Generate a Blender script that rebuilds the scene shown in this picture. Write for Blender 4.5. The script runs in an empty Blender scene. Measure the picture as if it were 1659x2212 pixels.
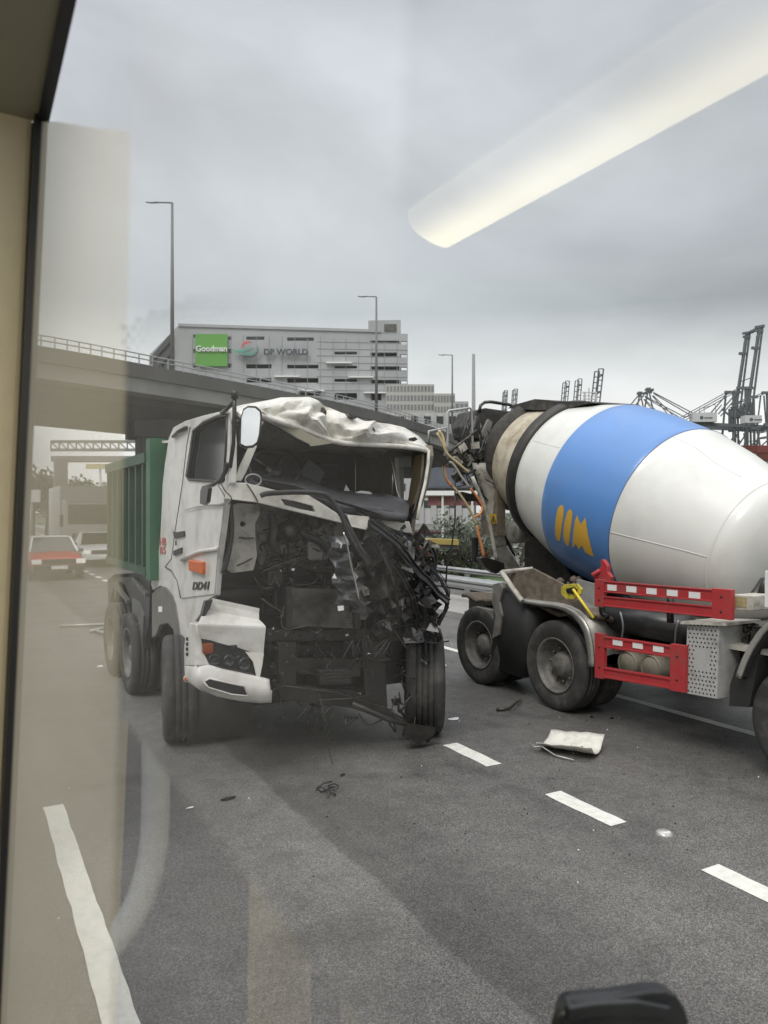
import bpy, bmesh, math, random
from mathutils import Vector, Matrix
from mathutils.geometry import tessellate_polygon
from mathutils.bvhtree import BVHTree
R = math.radians
SC = bpy.context.scene
COL = SC.collection
# ------------------------------------------------------------------ camera
# the road runs along +Y, X is across it, the camera looks 28.8 degrees to the right of the road
YAW = R(28.8); CH = 2.35; F = 1662.0
cam = bpy.data.cameras.new('camera'); camo = bpy.data.objects.new('camera', cam); COL.objects.link(camo)
camo.location = (0, 0, CH); camo.rotation_euler = (R(90), 0, -YAW)
cam.sensor_width = 36; cam.lens = 36*F/2212; cam.clip_start = 0.02; cam.clip_end = 4000
cam.dof.use_dof = True; cam.dof.focus_distance = 8.5; cam.dof.aperture_fstop = 3.6
SC.camera = camo
SC.view_settings.view_transform = 'Standard'; SC.view_settings.look = 'None'
SC.view_settings.exposure = 0.26; SC.view_settings.gamma = 1
SC.cycles.transparent_max_bounces = 24; SC.cycles.max_bounces = 8
# ------------------------------------------------------------------ world: overcast sky
w = bpy.data.worlds.new('World'); SC.world = w; w.use_nodes = True
nt = w.node_tree; nt.nodes.clear()
def N(t, **k):
    n = nt.nodes.new(t)
    for a, b in k.items(): setattr(n, a, b)
    return n
def L(a, b): nt.links.new(a, b)
SUN_EL, SUN_AZ = R(50), R(236)
out = N('ShaderNodeOutputWorld'); sky = N('ShaderNodeTexSky', sky_type='NISHITA')
sky.sun_disc = False; sky.sun_elevation = SUN_EL; sky.sun_rotation = SUN_AZ; sky.dust_density = 3
bg = N('ShaderNodeBackground'); bg.inputs[1].default_value = 0.06; L(sky.outputs[0], bg.inputs[0])
tc = N('ShaderNodeTexCoord'); sep = N('ShaderNodeSeparateXYZ'); L(tc.outputs['Generated'], sep.inputs[0])
def noise(scale, det, rough, sx, sy, sz, dist=0.0):
    mp = N('ShaderNodeMapping'); mp.inputs['Scale'].default_value = (sx, sy, sz); L(tc.outputs['Generated'], mp.inputs[0])
    n = N('ShaderNodeTexNoise'); n.inputs['Scale'].default_value = scale; n.inputs['Detail'].default_value = det
    n.inputs['Roughness'].default_value = rough; n.inputs['Distortion'].default_value = dist; L(mp.outputs[0], n.inputs[0]); return n
n1 = noise(1.5, 5, .5, 1, 1, 2.2, .5); n2 = noise(4.0, 5, .5, 1, 1, 1.8)
ramp = N('ShaderNodeValToRGB'); L(sep.outputs[2], ramp.inputs[0])
cr = ramp.color_ramp
stops = [(0.0, (.74, .75, .73)), (.10, (.82, .83, .81)), (.17, (.65, .67, .665)), (.25, (.43, .465, .48)), (.40, (.50, .525, .55)), (.56, (.48, .505, .54)), (.75, (1.25, 1.27, 1.3)), (1.0, (1.8, 1.82, 1.87))]
cr.elements[0].position = 0; cr.elements[0].color = stops[0][1]+(1,)
cr.elements[1].position = 1; cr.elements[1].color = stops[-1][1]+(1,)
for p_, c_ in stops[1:-1]:
    e = cr.elements.new(p_); e.color = c_+(1,)
mr = N('ShaderNodeMapRange'); mr.inputs[1].default_value = .32; mr.inputs[2].default_value = .68; mr.inputs[3].default_value = .72; mr.inputs[4].default_value = 1.24; L(n1.outputs[0], mr.inputs[0])
mr2 = N('ShaderNodeMapRange'); mr2.inputs[1].default_value = .3; mr2.inputs[2].default_value = .7; mr2.inputs[3].default_value = .93; mr2.inputs[4].default_value = 1.07; L(n2.outputs[0], mr2.inputs[0])
mm = N('ShaderNodeMath', operation='MULTIPLY'); L(mr.outputs[0], mm.inputs[0]); L(mr2.outputs[0], mm.inputs[1])
vm = N('ShaderNodeVectorMath', operation='SCALE'); L(ramp.outputs[0], vm.inputs[0]); L(mm.outputs[0], vm.inputs['Scale'])
bg2 = N('ShaderNodeBackground'); bg2.inputs[1].default_value = 1.0; L(vm.outputs[0], bg2.inputs[0])
mx = N('ShaderNodeMixShader'); mx.inputs[0].default_value = .93; L(bg.outputs[0], mx.inputs[1]); L(bg2.outputs[0], mx.inputs[2]); L(mx.outputs[0], out.inputs[0])
sl = bpy.data.lights.new('sun', 'SUN'); sl.energy = 1.3; sl.angle = R(25); sl.color = (1, .965, .92)
so = bpy.data.objects.new('sun', sl); COL.objects.link(so)
sd = Vector((math.sin(SUN_AZ)*math.cos(SUN_EL), math.cos(SUN_AZ)*math.cos(SUN_EL), math.sin(SUN_EL)))
so.rotation_euler = sd.to_track_quat('Z', 'Y').to_euler()

# ------------------------------------------------------------------ photo-to-place helpers (measuring the place from the picture)
cA, sA = math.cos(YAW), math.sin(YAW)
def ray(px, py):
    a = (px-829.5)/F; b = (1106-py)/F
    return Vector((a*cA+sA, -a*sA+cA, b))
O = Vector((0, 0, CH))
def on_n(px, py, n): r = ray(px, py); return O+r*(n/r.x)
def on_s(px, py, s): r = ray(px, py); return O+r*(s/r.y)
def on_z(px, py, z=0): r = ray(px, py); return O+r*((z-CH)/r.z)
def at(px, py, d): return O+ray(px, py)*d
def cw(X, Y, z): return Vector((X*cA+Y*sA, -X*sA+Y*cA, z))

# ------------------------------------------------------------------ materials
MATS = {}
def mat(name, col, rough=.6, metal=0, var=.15, scale=4, dirt=None, dirt_amt=0, dscale=2.5, bump=0, bscale=60, coat=0, emit=None, es=0, spec=.5, zdirt=None):
    if name in MATS: return MATS[name]
    m = bpy.data.materials.new(name); m.use_nodes = True; t = m.node_tree; p = t.nodes['Principled BSDF']
    p.inputs['Roughness'].default_value = rough; p.inputs['Metallic'].default_value = metal; p.inputs['Specular IOR Level'].default_value = spec
    if coat: p.inputs['Coat Weight'].default_value = coat; p.inputs['Coat Roughness'].default_value = .1
    g = t.nodes.new('ShaderNodeNewGeometry')
    def nz(sc_, det=5):
        n = t.nodes.new('ShaderNodeTexNoise'); n.inputs['Scale'].default_value = sc_; n.inputs['Detail'].default_value = det; n.inputs['Roughness'].default_value = .6
        t.links.new(g.outputs['Position'], n.inputs['Vector']); return n
    a = nz(scale); mrn = t.nodes.new('ShaderNodeMapRange')
    mrn.inputs[1].default_value = .3; mrn.inputs[2].default_value = .7; mrn.inputs[3].default_value = 1-var; mrn.inputs[4].default_value = 1+var
    t.links.new(a.outputs[0], mrn.inputs[0])
    s = t.nodes.new('ShaderNodeVectorMath'); s.operation = 'SCALE'; s.inputs[0].default_value = col
    t.links.new(mrn.outputs[0], s.inputs['Scale']); last = s.outputs[0]
    if dirt:
        d = nz(dscale, 8); r2 = t.nodes.new('ShaderNodeMapRange'); r2.inputs[1].default_value = .48; r2.inputs[2].default_value = .68
        r2.inputs[3].default_value = dirt_amt*.12; r2.inputs[4].default_value = dirt_amt; t.links.new(d.outputs[0], r2.inputs[0]); fac = r2.outputs[0]
        if zdirt:   # road splash: heavier near the ground
            sx = t.nodes.new('ShaderNodeSeparateXYZ'); t.links.new(g.outputs['Position'], sx.inputs[0])
            r3 = t.nodes.new('ShaderNodeMapRange'); r3.inputs[1].default_value = zdirt[1]; r3.inputs[2].default_value = zdirt[0]; r3.inputs[3].default_value = 0; r3.inputs[4].default_value = zdirt[2]
            t.links.new(sx.outputs[2], r3.inputs[0]); ad = t.nodes.new('ShaderNodeMath'); ad.operation = 'ADD'; ad.use_clamp = True
            t.links.new(fac, ad.inputs[0]); t.links.new(r3.outputs[0], ad.inputs[1]); fac = ad.outputs[0]
        mixn = t.nodes.new('ShaderNodeMix'); mixn.data_type = 'RGBA'
        t.links.new(fac, mixn.inputs[0]); t.links.new(last, mixn.inputs[6]); mixn.inputs[7].default_value = dirt+(1,); last = mixn.outputs[2]
    t.links.new(last, p.inputs['Base Color'])
    if bump:
        b = nz(bscale, 4); bn = t.nodes.new('ShaderNodeBump'); bn.inputs['Strength'].default_value = bump; bn.inputs['Distance'].default_value = .02
        t.links.new(b.outputs[0], bn.inputs['Height']); t.links.new(bn.outputs[0], p.inputs['Normal'])
    if emit: p.inputs['Emission Color'].default_value = emit+(1,); p.inputs['Emission Strength'].default_value = es
    MATS[name] = m; return m
white = mat('truck_white', (.72, .71, .67), .38, var=.06, scale=3, dirt=(.30, .27, .22), dirt_amt=.5, dscale=3.5, zdirt=(.6, 2.4, .25), coat=.15)
whitec = mat('crumpled_white', (.74, .72, .65), .3, var=.07, scale=5, dirt=(.20, .17, .12), dirt_amt=.55, dscale=6)
inner = mat('inner_panel', (.42, .40, .35), .55, var=.25, scale=7, dirt=(.10, .085, .065), dirt_amt=.9, dscale=7)
black = mat('black_plastic', (.014, .014, .015), .32, var=.4, scale=9, dirt=(.06, .052, .045), dirt_amt=.4, dscale=6)
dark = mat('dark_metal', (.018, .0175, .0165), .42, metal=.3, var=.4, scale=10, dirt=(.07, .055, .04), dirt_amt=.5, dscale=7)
greasy = mat('greasy_metal', (.10, .095, .085), .4, metal=.7, var=.5, scale=14, dirt=(.03, .025, .02), dirt_amt=.9, dscale=9)
rubber = mat('tyre_rubber', (.028, .028, .028), .85, var=.25, scale=6, dirt=(.13, .12, .105), dirt_amt=.55, dscale=5, bump=.15)
rim_m = mat('rim_grey', (.17, .165, .155), .6, metal=.3, var=.3, scale=9, dirt=(.08, .07, .055), dirt_amt=.8, dscale=8)
green = mat('skip_green', (.011, .062, .026), .5, var=.2, scale=3, dirt=(.05, .07, .045), dirt_amt=.6, dscale=3)
glassd = mat('dark_glass', (.012, .014, .016), .08, var=.1, spec=.7)
chrome = mat('bright_metal', (.62, .62, .6), .25, metal=.95, var=.15, scale=12)
galv = mat('galvanised', (.42, .43, .43), .45, metal=.55, var=.15, scale=5, dirt=(.2, .19, .17), dirt_amt=.4)
drumw = mat('drum_white', (.72, .725, .68), .36, var=.035, scale=1.2, dirt=(.47, .46, .42), dirt_amt=.33, dscale=1.7, zdirt=(.9, 1.9, .35), coat=.25)
drumb = mat('drum_blue', (.10, .255, .58), .36, var=.05, scale=1.5, dirt=(.14, .24, .47), dirt_amt=.4, dscale=2, zdirt=(.7, 1.7, .5), coat=.25)
cream = mat('drum_cream', (.52, .47, .36), .65, var=.14, scale=6, dirt=(.26, .21, .14), dirt_amt=.8, dscale=4)
yell = mat('mark_yellow', (.72, .42, .06), .45, var=.05)
red = mat('guard_red', (.43, .034, .04), .45, var=.12, scale=6, dirt=(.22, .07, .06), dirt_amt=.75, dscale=6)
refl = mat('reflector_white', (.75, .74, .72), .3, var=.05)
dirtyw = mat('dirty_white_steel', (.50, .48, .42), .5, var=.12, scale=8, dirt=(.12, .10, .075), dirt_amt=.75, dscale=7)
fender = mat('fender_steel', (.33, .32, .29), .45, metal=.4, var=.2, scale=8, dirt=(.12, .10, .08), dirt_amt=.7, dscale=6)
brownd = mat('cement_crust', (.13, .105, .08), .85, var=.4, scale=8, dirt=(.30, .26, .20), dirt_amt=.5, dscale=9, bump=.4, bscale=30)
orange = mat('orange_lens', (.62, .12, .015), .25, var=.15, scale=20)
orangeh = mat('hose_orange', (.66, .26, .10), .6, var=.2, scale=10)
yellowh = mat('hose_cream', (.56, .46, .27), .6, var=.15, scale=10)
yellowt = mat('tool_yellow', (.58, .50, .06), .5, var=.15, scale=15, dirt=(.06, .055, .03), dirt_amt=.7, dscale=16)
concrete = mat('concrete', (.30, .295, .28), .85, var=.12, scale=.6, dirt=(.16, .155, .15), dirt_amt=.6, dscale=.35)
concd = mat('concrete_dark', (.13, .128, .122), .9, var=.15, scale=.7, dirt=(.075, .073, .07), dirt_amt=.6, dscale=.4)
bwall = mat('warehouse_wall', (.40, .415, .42), .8, var=.06, scale=.08, dirt=(.29, .30, .30), dirt_amt=.5, dscale=.09)
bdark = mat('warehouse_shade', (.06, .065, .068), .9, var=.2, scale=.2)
gsign = mat('sign_green', (.12, .36, .06), .6, var=.04)
tgreen = mat('teal_green', (.04, .16, .10), .7, var=.1)
swhite = mat('sign_white', (.8, .8, .78), .6, var=.02)
sdark = mat('sign_dark', (.07, .085, .10), .6, var=.05)
sred = mat('logo_red', (.60, .13, .13), .6, var=.05)
craneg = mat('crane_grey', (.13, .14, .145), .7, var=.1, scale=.2)  # grey lightened to carry distance haze in the colour
cranew = mat('crane_cabin_white', (.52, .53, .53), .7, var=.05, scale=.2)
stainm = mat('lamp_post_grey', (.16, .165, .165), .6, var=.1)
leafm = mat('leaf_green', (.055, .07, .042), .8, var=.5, scale=1.2)
bark = mat('bark', (.12, .09, .065), .9)
grassm = mat('grass_green', (.055, .10, .03), .9, var=.35, scale=1.5)
taxir = mat('taxi_red', (.42, .03, .025), .35, coat=.4, var=.05)
silver = mat('car_silver', (.62, .64, .64), .35, metal=.1, var=.05)
rustc = mat('container_rust', (.16, .06, .045), .7, var=.2, scale=.4)
bluec = mat('container_blue', (.09, .10, .12), .7, var=.2, scale=.8)
paint = mat('road_paint', (.70, .70, .64), .7, var=.07, scale=12, dirt=(.30, .30, .28), dirt_amt=.35, dscale=14)
lampm = mat('lamp_lens', (.5, .5, .5), .1, emit=(1, .97, .88), es=.4)
yellowb = mat('barrier_yellow', (.32, .24, .07), .7, var=.1)
trim_c = mat('bus_trim_cream', (.62, .55, .40), .6, var=.03, scale=20, bump=.08, bscale=300)
ceil_m = mat('bus_ceiling_grey', (.33, .32, .25), .6, var=.03)
gask = mat('window_rubber', (.012, .012, .014), .4, var=.2)
seat_m = mat('seat_grey', (.08, .08, .085), .8)
tube_m = mat('ceiling_light_diffuser', (.8, .8, .75), .4, emit=(1, .87, .52), es=4.2, var=0)

def asphalt():
    m = bpy.data.materials.new('asphalt'); m.use_nodes = True; t = m.node_tree; p = t.nodes['Principled BSDF']
    g = t.nodes.new('ShaderNodeNewGeometry')
    def n(ty, **k):
        x = t.nodes.new(ty)
        for a, b in k.items(): setattr(x, a, b)
        return x
    def lk(a, b): t.links.new(a, b)
    def nz(s, d, r=.6, src=None):
        x = n('ShaderNodeTexNoise'); x.inputs['Scale'].default_value = s; x.inputs['Detail'].default_value = d; x.inputs['Roughness'].default_value = r
        lk(src or g.outputs['Position'], x.inputs['Vector']); return x
    def mrg(src, a, b, c, d):
        x = n('ShaderNodeMapRange'); x.inputs[1].default_value = a; x.inputs[2].default_value = b; x.inputs[3].default_value = c; x.inputs[4].default_value = d; lk(src, x.inputs[0]); return x.outputs[0]
    def mul(a, b, op='MULTIPLY'):
        x = n('ShaderNodeMath', operation=op)
        for i, v in enumerate((a, b)):
            if isinstance(v, (int, float)): x.inputs[i].default_value = v
            else: lk(v, x.inputs[i])
        return x.outputs[0]
    sep = n('ShaderNodeSeparateXYZ'); lk(g.outputs['Position'], sep.inputs[0])
    wob = nz(1.3, 2); xs = mul(sep.outputs[0], mul(mrg(wob.outputs[0], 0, 1, -.10, .10), 1), 'ADD')
    seam = mul(mrg(xs, 2.295, 2.325, 1.0, .66), mrg(sep.outputs[0], 2.4, 3.6, 1.0, 1.42))           # older lane paler, relaid lane darker, joint at x = 2.3
    vo = n('ShaderNodeTexVoronoi'); vo.inputs['Scale'].default_value = 150; lk(g.outputs['Position'], vo.inputs['Vector'])
    sr = n('ShaderNodeSeparateColor'); lk(vo.outputs['Color'], sr.inputs[0])
    chip = mrg(sr.outputs[0], .3, 1.0, .64, 1.78)
    big = mrg(nz(.5, 4).outputs[0], .3, .7, .82, 1.18)
    mid = mrg(nz(5, 5).outputs[0], .3, .7, .85, 1.15)
    mp = n('ShaderNodeMapping'); mp.inputs['Scale'].default_value = (1.6, .08, 1); lk(g.outputs['Position'], mp.inputs[0])
    trk = mrg(nz(1, 3, .5, mp.outputs[0]).outputs[0], .3, .7, .84, 1.16)   # wheel tracks along the lanes
    v = mul(mul(mul(mul(chip, big), mid), trk), seam)
    oil = mrg(nz(.8, 3).outputs[0], .58, .70, 1, .62); v = mul(v, oil)
    s = n('ShaderNodeVectorMath', operation='SCALE'); s.inputs[0].default_value = (.124, .120, .112); lk(v, s.inputs['Scale']); lk(s.outputs[0], p.inputs['Base Color'])
    lk(mrg(nz(1.1, 3).outputs[0], .3, .7, .42, .72), p.inputs['Roughness'])
    b = n('ShaderNodeBump'); b.inputs['Strength'].default_value = .5; b.inputs['Distance'].default_value = .006; lk(vo.outputs['Distance'], b.inputs['Height']); lk(b.outputs[0], p.inputs['Normal'])
    return m
ASPH = asphalt()

def volume_mat(name, col, dens, aniso=0.0, absorb=0.0):
    m = bpy.data.materials.new(name); m.use_nodes = True; t = m.node_tree; t.nodes.clear()
    o = t.nodes.new('ShaderNodeOutputMaterial'); v = t.nodes.new('ShaderNodeVolumePrincipled')
    v.inputs['Color'].default_value = col+(1,); v.inputs['Density'].default_value = dens; v.inputs['Anisotropy'].default_value = aniso
    t.links.new(v.outputs[0], o.inputs['Volume']); return m

def glass_mat(name, tint):
    m = bpy.data.materials.new(name); m.use_nodes = True; t = m.node_tree; t.nodes.clear()
    o = t.nodes.new('ShaderNodeOutputMaterial'); mxs = t.nodes.new('ShaderNodeMixShader'); tr = t.nodes.new('ShaderNodeBsdfTransparent'); gl = t.nodes.new('ShaderNodeBsdfGlossy')
    tr.inputs[0].default_value = tint+(1,); gl.inputs['Roughness'].default_value = .005
    g = t.nodes.new('ShaderNodeNewGeometry'); d = t.nodes.new('ShaderNodeVectorMath'); d.operation = 'DOT_PRODUCT'
    t.links.new(g.outputs['Normal'], d.inputs[0]); t.links.new(g.outputs['Incoming'], d.inputs[1])
    def M(op, a, b=None):
        x = t.nodes.new('ShaderNodeMath'); x.operation = op
        for i, q in enumerate((a, b)):
            if q is None: continue
            if isinstance(q, (int, float)): x.inputs[i].default_value = q
            else: t.links.new(q, x.inputs[i])
        return x.outputs[0]
    f = M('MULTIPLY_ADD', M('POWER', M('SUBTRACT', 1, M('ABSOLUTE', d.outputs['Value'])), 5), .96)
    f.node.inputs[2].default_value = .045
    t.links.new(f, mxs.inputs[0]); t.links.new(tr.outputs[0], mxs.inputs[1]); t.links.new(gl.outputs[0], mxs.inputs[2]); t.links.new(mxs.outputs[0], o.inputs[0])
    return m

# ------------------------------------------------------------------ things, parts and mesh building
def V(*a): return Vector(a[0]) if len(a) == 1 else Vector(a)
def tag(o, label=None, cat=None, group=None, kind=None):
    for k, v in (('label', label), ('category', cat), ('group', group), ('kind', kind)):
        if v: o[k] = v
    return o
def thing(name, loc, label, cat, group=None):
    o = bpy.data.objects.new(name, None); COL.objects.link(o); o.location = loc; o.empty_display_size = .2
    return tag(o, label, cat, group)
def root_loc(o):
    v = Vector((0, 0, 0))
    while o is not None: v = v+Vector(o.location); o = o.parent
    return v
class MB:
    def __init__(s): s.v = []; s.f = []; s.m = []; s.sm = []; s.cut = [(0, 0)]
    def mark(s):
        if s.cut[-1] != (len(s.v), len(s.f)): s.cut.append((len(s.v), len(s.f)))
        return s
    def add(s, vs, fs, mi=0, smooth=False):
        s.mark(); k = len(s.v); s.v += [Vector(v) for v in vs]; s.f += [tuple(i+k for i in f) for f in fs]; s.m += [mi]*len(fs); s.sm += [smooth]*len(fs); return s
    def box(s, c, d, rot=None, mi=0):
        c = Vector(c); h = Vector(d)/2; vs = []
        for x in (-1, 1):
            for y in (-1, 1):
                for z in (-1, 1):
                    q = Vector((x*h.x, y*h.y, z*h.z)); vs.append(c+(rot @ q if rot else q))
        return s.add(vs, [(0, 1, 3, 2), (4, 6, 7, 5), (0, 4, 5, 1), (2, 3, 7, 6), (0, 2, 6, 4), (1, 5, 7, 3)], mi)
    def b2(s, a, b, mi=0):
        a = Vector(a); b = Vector(b); return s.box((a+b)/2, [abs(x) for x in (b-a)], None, mi)
    def cbox(s, a, b, c=.03, mi=0):    # box with chamfered vertical and horizontal edges
        a = Vector(a); b = Vector(b); lo = Vector([min(a[i], b[i]) for i in range(3)]); hi = Vector([max(a[i], b[i]) for i in range(3)])
        bm = bmesh.new(); bmesh.ops.create_cube(bm, size=1)
        for v in bm.verts: v.co = Vector([(lo[i]+hi[i])/2+v.co[i]*(hi[i]-lo[i]) for i in range(3)])
        bmesh.ops.bevel(bm, geom=bm.edges[:], offset=c, segments=2, affect='EDGES', profile=.6)
        bm.verts.index_update(); s.add([v.co.copy() for v in bm.verts], [[v.index for v in f.verts] for f in bm.faces], mi, False); bm.free(); return s
    def bar(s, a, b, w_, h_=None, up=(0, 0, 1), mi=0):
        a = Vector(a); b = Vector(b); h_ = h_ or w_; d = b-a
        if d.length < 1e-6: return s
        z = d.normalized(); u = Vector(up)
        if abs(z.dot(u)) > .98: u = Vector((1, 0, 0))
        x = z.cross(u).normalized(); y = x.cross(z)
        vs = [p+x*i*w_/2+y*j*h_/2 for p in (a, b) for i, j in ((-1, -1), (1, -1), (1, 1), (-1, 1))]
        return s.add(vs, [(0, 1, 2, 3), (4, 7, 6, 5), (0, 4, 5, 1), (1, 5, 6, 2), (2, 6, 7, 3), (3, 7, 4, 0)], mi)
    def tube(s, pts, r, seg=8, mi=0, sub=0, jit=0, closed=False):
        pts = [Vector(p) for p in pts]
        if sub and len(pts) > 2: pts = smooth_path(pts, sub)
        rs = r if isinstance(r, (list, tuple)) else [r]*len(pts)
        if len(rs) != len(pts): rs = [rs[0]+(rs[-1]-rs[0])*i/(len(pts)-1) for i in range(len(pts))]
        vs = []; n0 = None
        for i, p in enumerate(pts):
            t_ = (pts[min(i+1, len(pts)-1)]-pts[max(i-1, 0)])
            t_ = t_.normalized() if t_.length > 1e-9 else Vector((0, 0, 1))
            if n0 is None: n0 = t_.orthogonal().normalized()
            n0 = (n0-t_*n0.dot(t_)); n0 = n0.normalized() if n0.length > 1e-6 else t_.orthogonal().normalized()
            b_ = t_.cross(n0)
            for k in range(seg):
                a = 2*math.pi*k/seg; vs.append(p+(n0*math.cos(a)+b_*math.sin(a))*rs[i])
        fs = [(i*seg+k, i*seg+(k+1) % seg, (i+1)*seg+(k+1) % seg, (i+1)*seg+k) for i in range(len(pts)-1) for k in range(seg)]
        fs += [tuple(range(seg))[::-1], tuple((len(pts)-1)*seg+k for k in range(seg))]
        return s.add(vs, fs, mi, True)
    def lathe(s, o, ax, prof, seg=48, mi=0, mis=None, smooth=True, caps=False):
        o = Vector(o); ax = Vector(ax).normalized(); u = ax.orthogonal().normalized(); v_ = ax.cross(u)
        if abs(ax.z) < .9: u = Vector((0, 0, 1)).cross(ax).normalized(); v_ = ax.cross(u)
        vs = [o+ax*t_+(u*math.cos(2*math.pi*k/seg)+v_*math.sin(2*math.pi*k/seg))*r_ for t_, r_ in prof for k in range(seg)]
        s.mark(); base = len(s.v); s.v += vs
        for i in range(len(prof)-1):
            for k in range(seg):
                s.f.append(tuple(base+q for q in (i*seg+k, i*seg+(k+1) % seg, (i+1)*seg+(k+1) % seg, (i+1)*seg+k))); s.m.append(mis[i] if mis else mi); s.sm.append(smooth)
        if caps:
            s.f += [tuple(base+k for k in range(seg))[::-1], tuple(base+(len(prof)-1)*seg+k for k in range(seg))]; s.m += [mi, mi]; s.sm += [False, False]
        return s
    def plate(s, outer, th, holes=(), mi=0):    # polygon (with holes) given thickness vector th
        loops = [[Vector(p) for p in outer]]+[[Vector(p) for p in h] for h in holes]
        tris = tessellate_polygon(loops); flat = [p for l in loops for p in l]; n = len(flat); th = Vector(th)
        fs = [tuple(t_) for t_ in tris]+[tuple(i+n for i in t_[::-1]) for t_ in tris]; k = 0
        for l in loops:
            m_ = len(l); fs += [(k+i, k+(i+1) % m_, k+(i+1) % m_+n, k+i+n) for i in range(m_)]; k += m_
        return s.add(flat+[p+th for p in flat], fs, mi)
    def grid(s, P_, th=None, mi=0, smooth=True):   # P_: rows of points -> sheet, thickened along th
        nr, nc = len(P_), len(P_[0]); vs = [Vector(p) for row in P_ for p in row]
        fs = [(i*nc+j, i*nc+j+1, (i+1)*nc+j+1, (i+1)*nc+j) for i in range(nr-1) for j in range(nc-1)]
        if th is not None:
            th = Vector(th); n = len(vs); vs2 = vs+[v+th for v in vs]; fs = fs+[tuple(i+n for i in f[::-1]) for f in fs]
            rim = [i for i in range(nc)]+[i*nc+nc-1 for i in range(1, nr)]+[(nr-1)*nc+j for j in range(nc-2, -1, -1)]+[i*nc for i in range(nr-2, 0, -1)]
            fs += [(rim[i], rim[(i+1) % len(rim)], rim[(i+1) % len(rim)]+n, rim[i]+n) for i in range(len(rim))]; vs = vs2
        return s.add(vs, fs, mi, smooth)
    def build_each(s, name, mats, parent=None, bev=0):
        cuts = s.cut+[(len(s.v), len(s.f))]; r = []
        for (v0, f0), (v1, f1) in zip(cuts, cuts[1:]):
            if f1 == f0: continue
            q = MB(); q.v = s.v[v0:v1]; q.f = [tuple(i-v0 for i in f) for f in s.f[f0:f1]]; q.m = s.m[f0:f1]; q.sm = s.sm[f0:f1]; r.append(q.build(name, mats, parent, bev))
        return r
    def build(s, name, mats, parent=None, bev=0, **tags):
        me = bpy.data.meshes.new(name); off = root_loc(parent) if parent else Vector((0, 0, 0))
        me.from_pydata([tuple(v-off) for v in s.v], [], s.f)
        for m_ in (mats if isinstance(mats, (list, tuple)) else [mats]): me.materials.append(m_)
        me.polygons.foreach_set('material_index', s.m); me.polygons.foreach_set('use_smooth', s.sm)
        bm = bmesh.new(); bm.from_mesh(me); bmesh.ops.recalc_face_normals(bm, faces=bm.faces[:]); bm.to_mesh(me); bm.free()
        me.update(); o = bpy.data.objects.new(name, me); COL.objects.link(o)
        if parent: o.parent = parent
        if bev:
            b = o.modifiers.new('bevel', 'BEVEL'); b.width = bev; b.segments = 2; b.limit_method = 'ANGLE'; b.angle_limit = R(40)
        tag(o, **tags) if tags else None
        return o
def smooth_path(p, k):
    o = []
    q = [p[0]*2-p[1]]+p+[p[-1]*2-p[-2]]
    for i in range(1, len(q)-2):
        for j in range(k):
            t_ = j/k; a, b, c, d = q[i-1], q[i], q[i+1], q[i+2]
            o.append(.5*((2*b)+(c-a)*t_+(2*a-5*b+4*c-d)*t_*t_+(3*b-a-3*c+d)*t_**3))
    o.append(p[-1]); return o
def copy_tree(o, parent=None):
    c = o.copy(); COL.objects.link(c); c.parent = parent
    for ch in list(o.children): copy_tree(ch, c)
    return c
def text_mb(txt, height, th, place, shear=0.0, bold=0.0, width=None, mb=None, mi=0):
    """letters as solid shapes; place maps (x right, y up, z out) to the world"""
    cu = bpy.data.curves.new('letters', 'FONT'); cu.body = txt; cu.size = 1; cu.shear = shear; cu.offset = bold; cu.resolution_u = 3
    ob = bpy.data.objects.new('letters', cu); COL.objects.link(ob); dg = bpy.context.evaluated_depsgraph_get()
    me = bpy.data.meshes.new_from_object(ob.evaluated_get(dg)); mb = mb or MB()
    xs = [v.co.x for v in me.vertices]; ys = [v.co.y for v in me.vertices]; x0, x1, y0, y1 = min(xs), max(xs), min(ys), max(ys)
    sy = height/(y1-y0); sx = (width/(x1-x0)) if width else sy; n = len(me.vertices)
    vs = [place((v.co.x-x0)*sx, (v.co.y-y0)*sy, z) for z in (0, th) for v in me.vertices]
    fs = [tuple(p.vertices) for p in me.polygons]; ec = {}
    for f in fs:
        for i in range(len(f)):
            e = (f[i], f[(i+1) % len(f)]); ec[tuple(sorted(e))] = ec.get(tuple(sorted(e)), 0)+1
    fs = fs+[tuple(i+n for i in f[::-1]) for f in fs]+[(a, b, b+n, a+n) for (a, b), c in ec.items() if c == 1]
    mb.add(vs, fs, mi); bpy.data.objects.remove(ob); bpy.data.curves.remove(cu); bpy.data.meshes.remove(me); return mb
rng = random.Random(7)

# ------------------------------------------------------------------ ground, road, markings
MB().box((0, 500, -.07), (3000, 3400, .1)).build('ground', mat('ground_earth', (.12, .12, .10), .9, var=.3, scale=.05), kind='structure')
MB().add([(-4.2, -30, 0), (9.6, -30, 0), (9.6, 230, 0), (-4.2, 230, 0)], [(0, 1, 2, 3)]).build('road', ASPH, kind='structure')
MB().add([(11.6, -30, 0), (24, -30, 0), (24, 230, 0), (11.6, 230, 0)], [(0, 1, 2, 3)]).build('far_road', ASPH, kind='structure')
def marking(x0, x1, y0, y1, sk=0, name='road_marking'):
    mb = MB(); k = max(2, int((y1-y0)/.12)); k = min(k, 60); rows = []
    for i in range(k+1):
        y = y0+(y1-y0)*i/k; j = .006; s_ = sk if 0 < i < k else sk
        rows.append([(x0+rng.uniform(-j, j), y, .004), (x1+rng.uniform(-j, j), y, .004)])
    mb.grid(rows, None, smooth=False); mb.build(name, paint, kind='structure')
marking(.57, .72, -3, 6.66, name='solid_lane_marking')
for y in (11.3, 17.3, 23.3, 29.3): marking(.57, .72, y, y+2, name='dashed_lane_marking')
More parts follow.
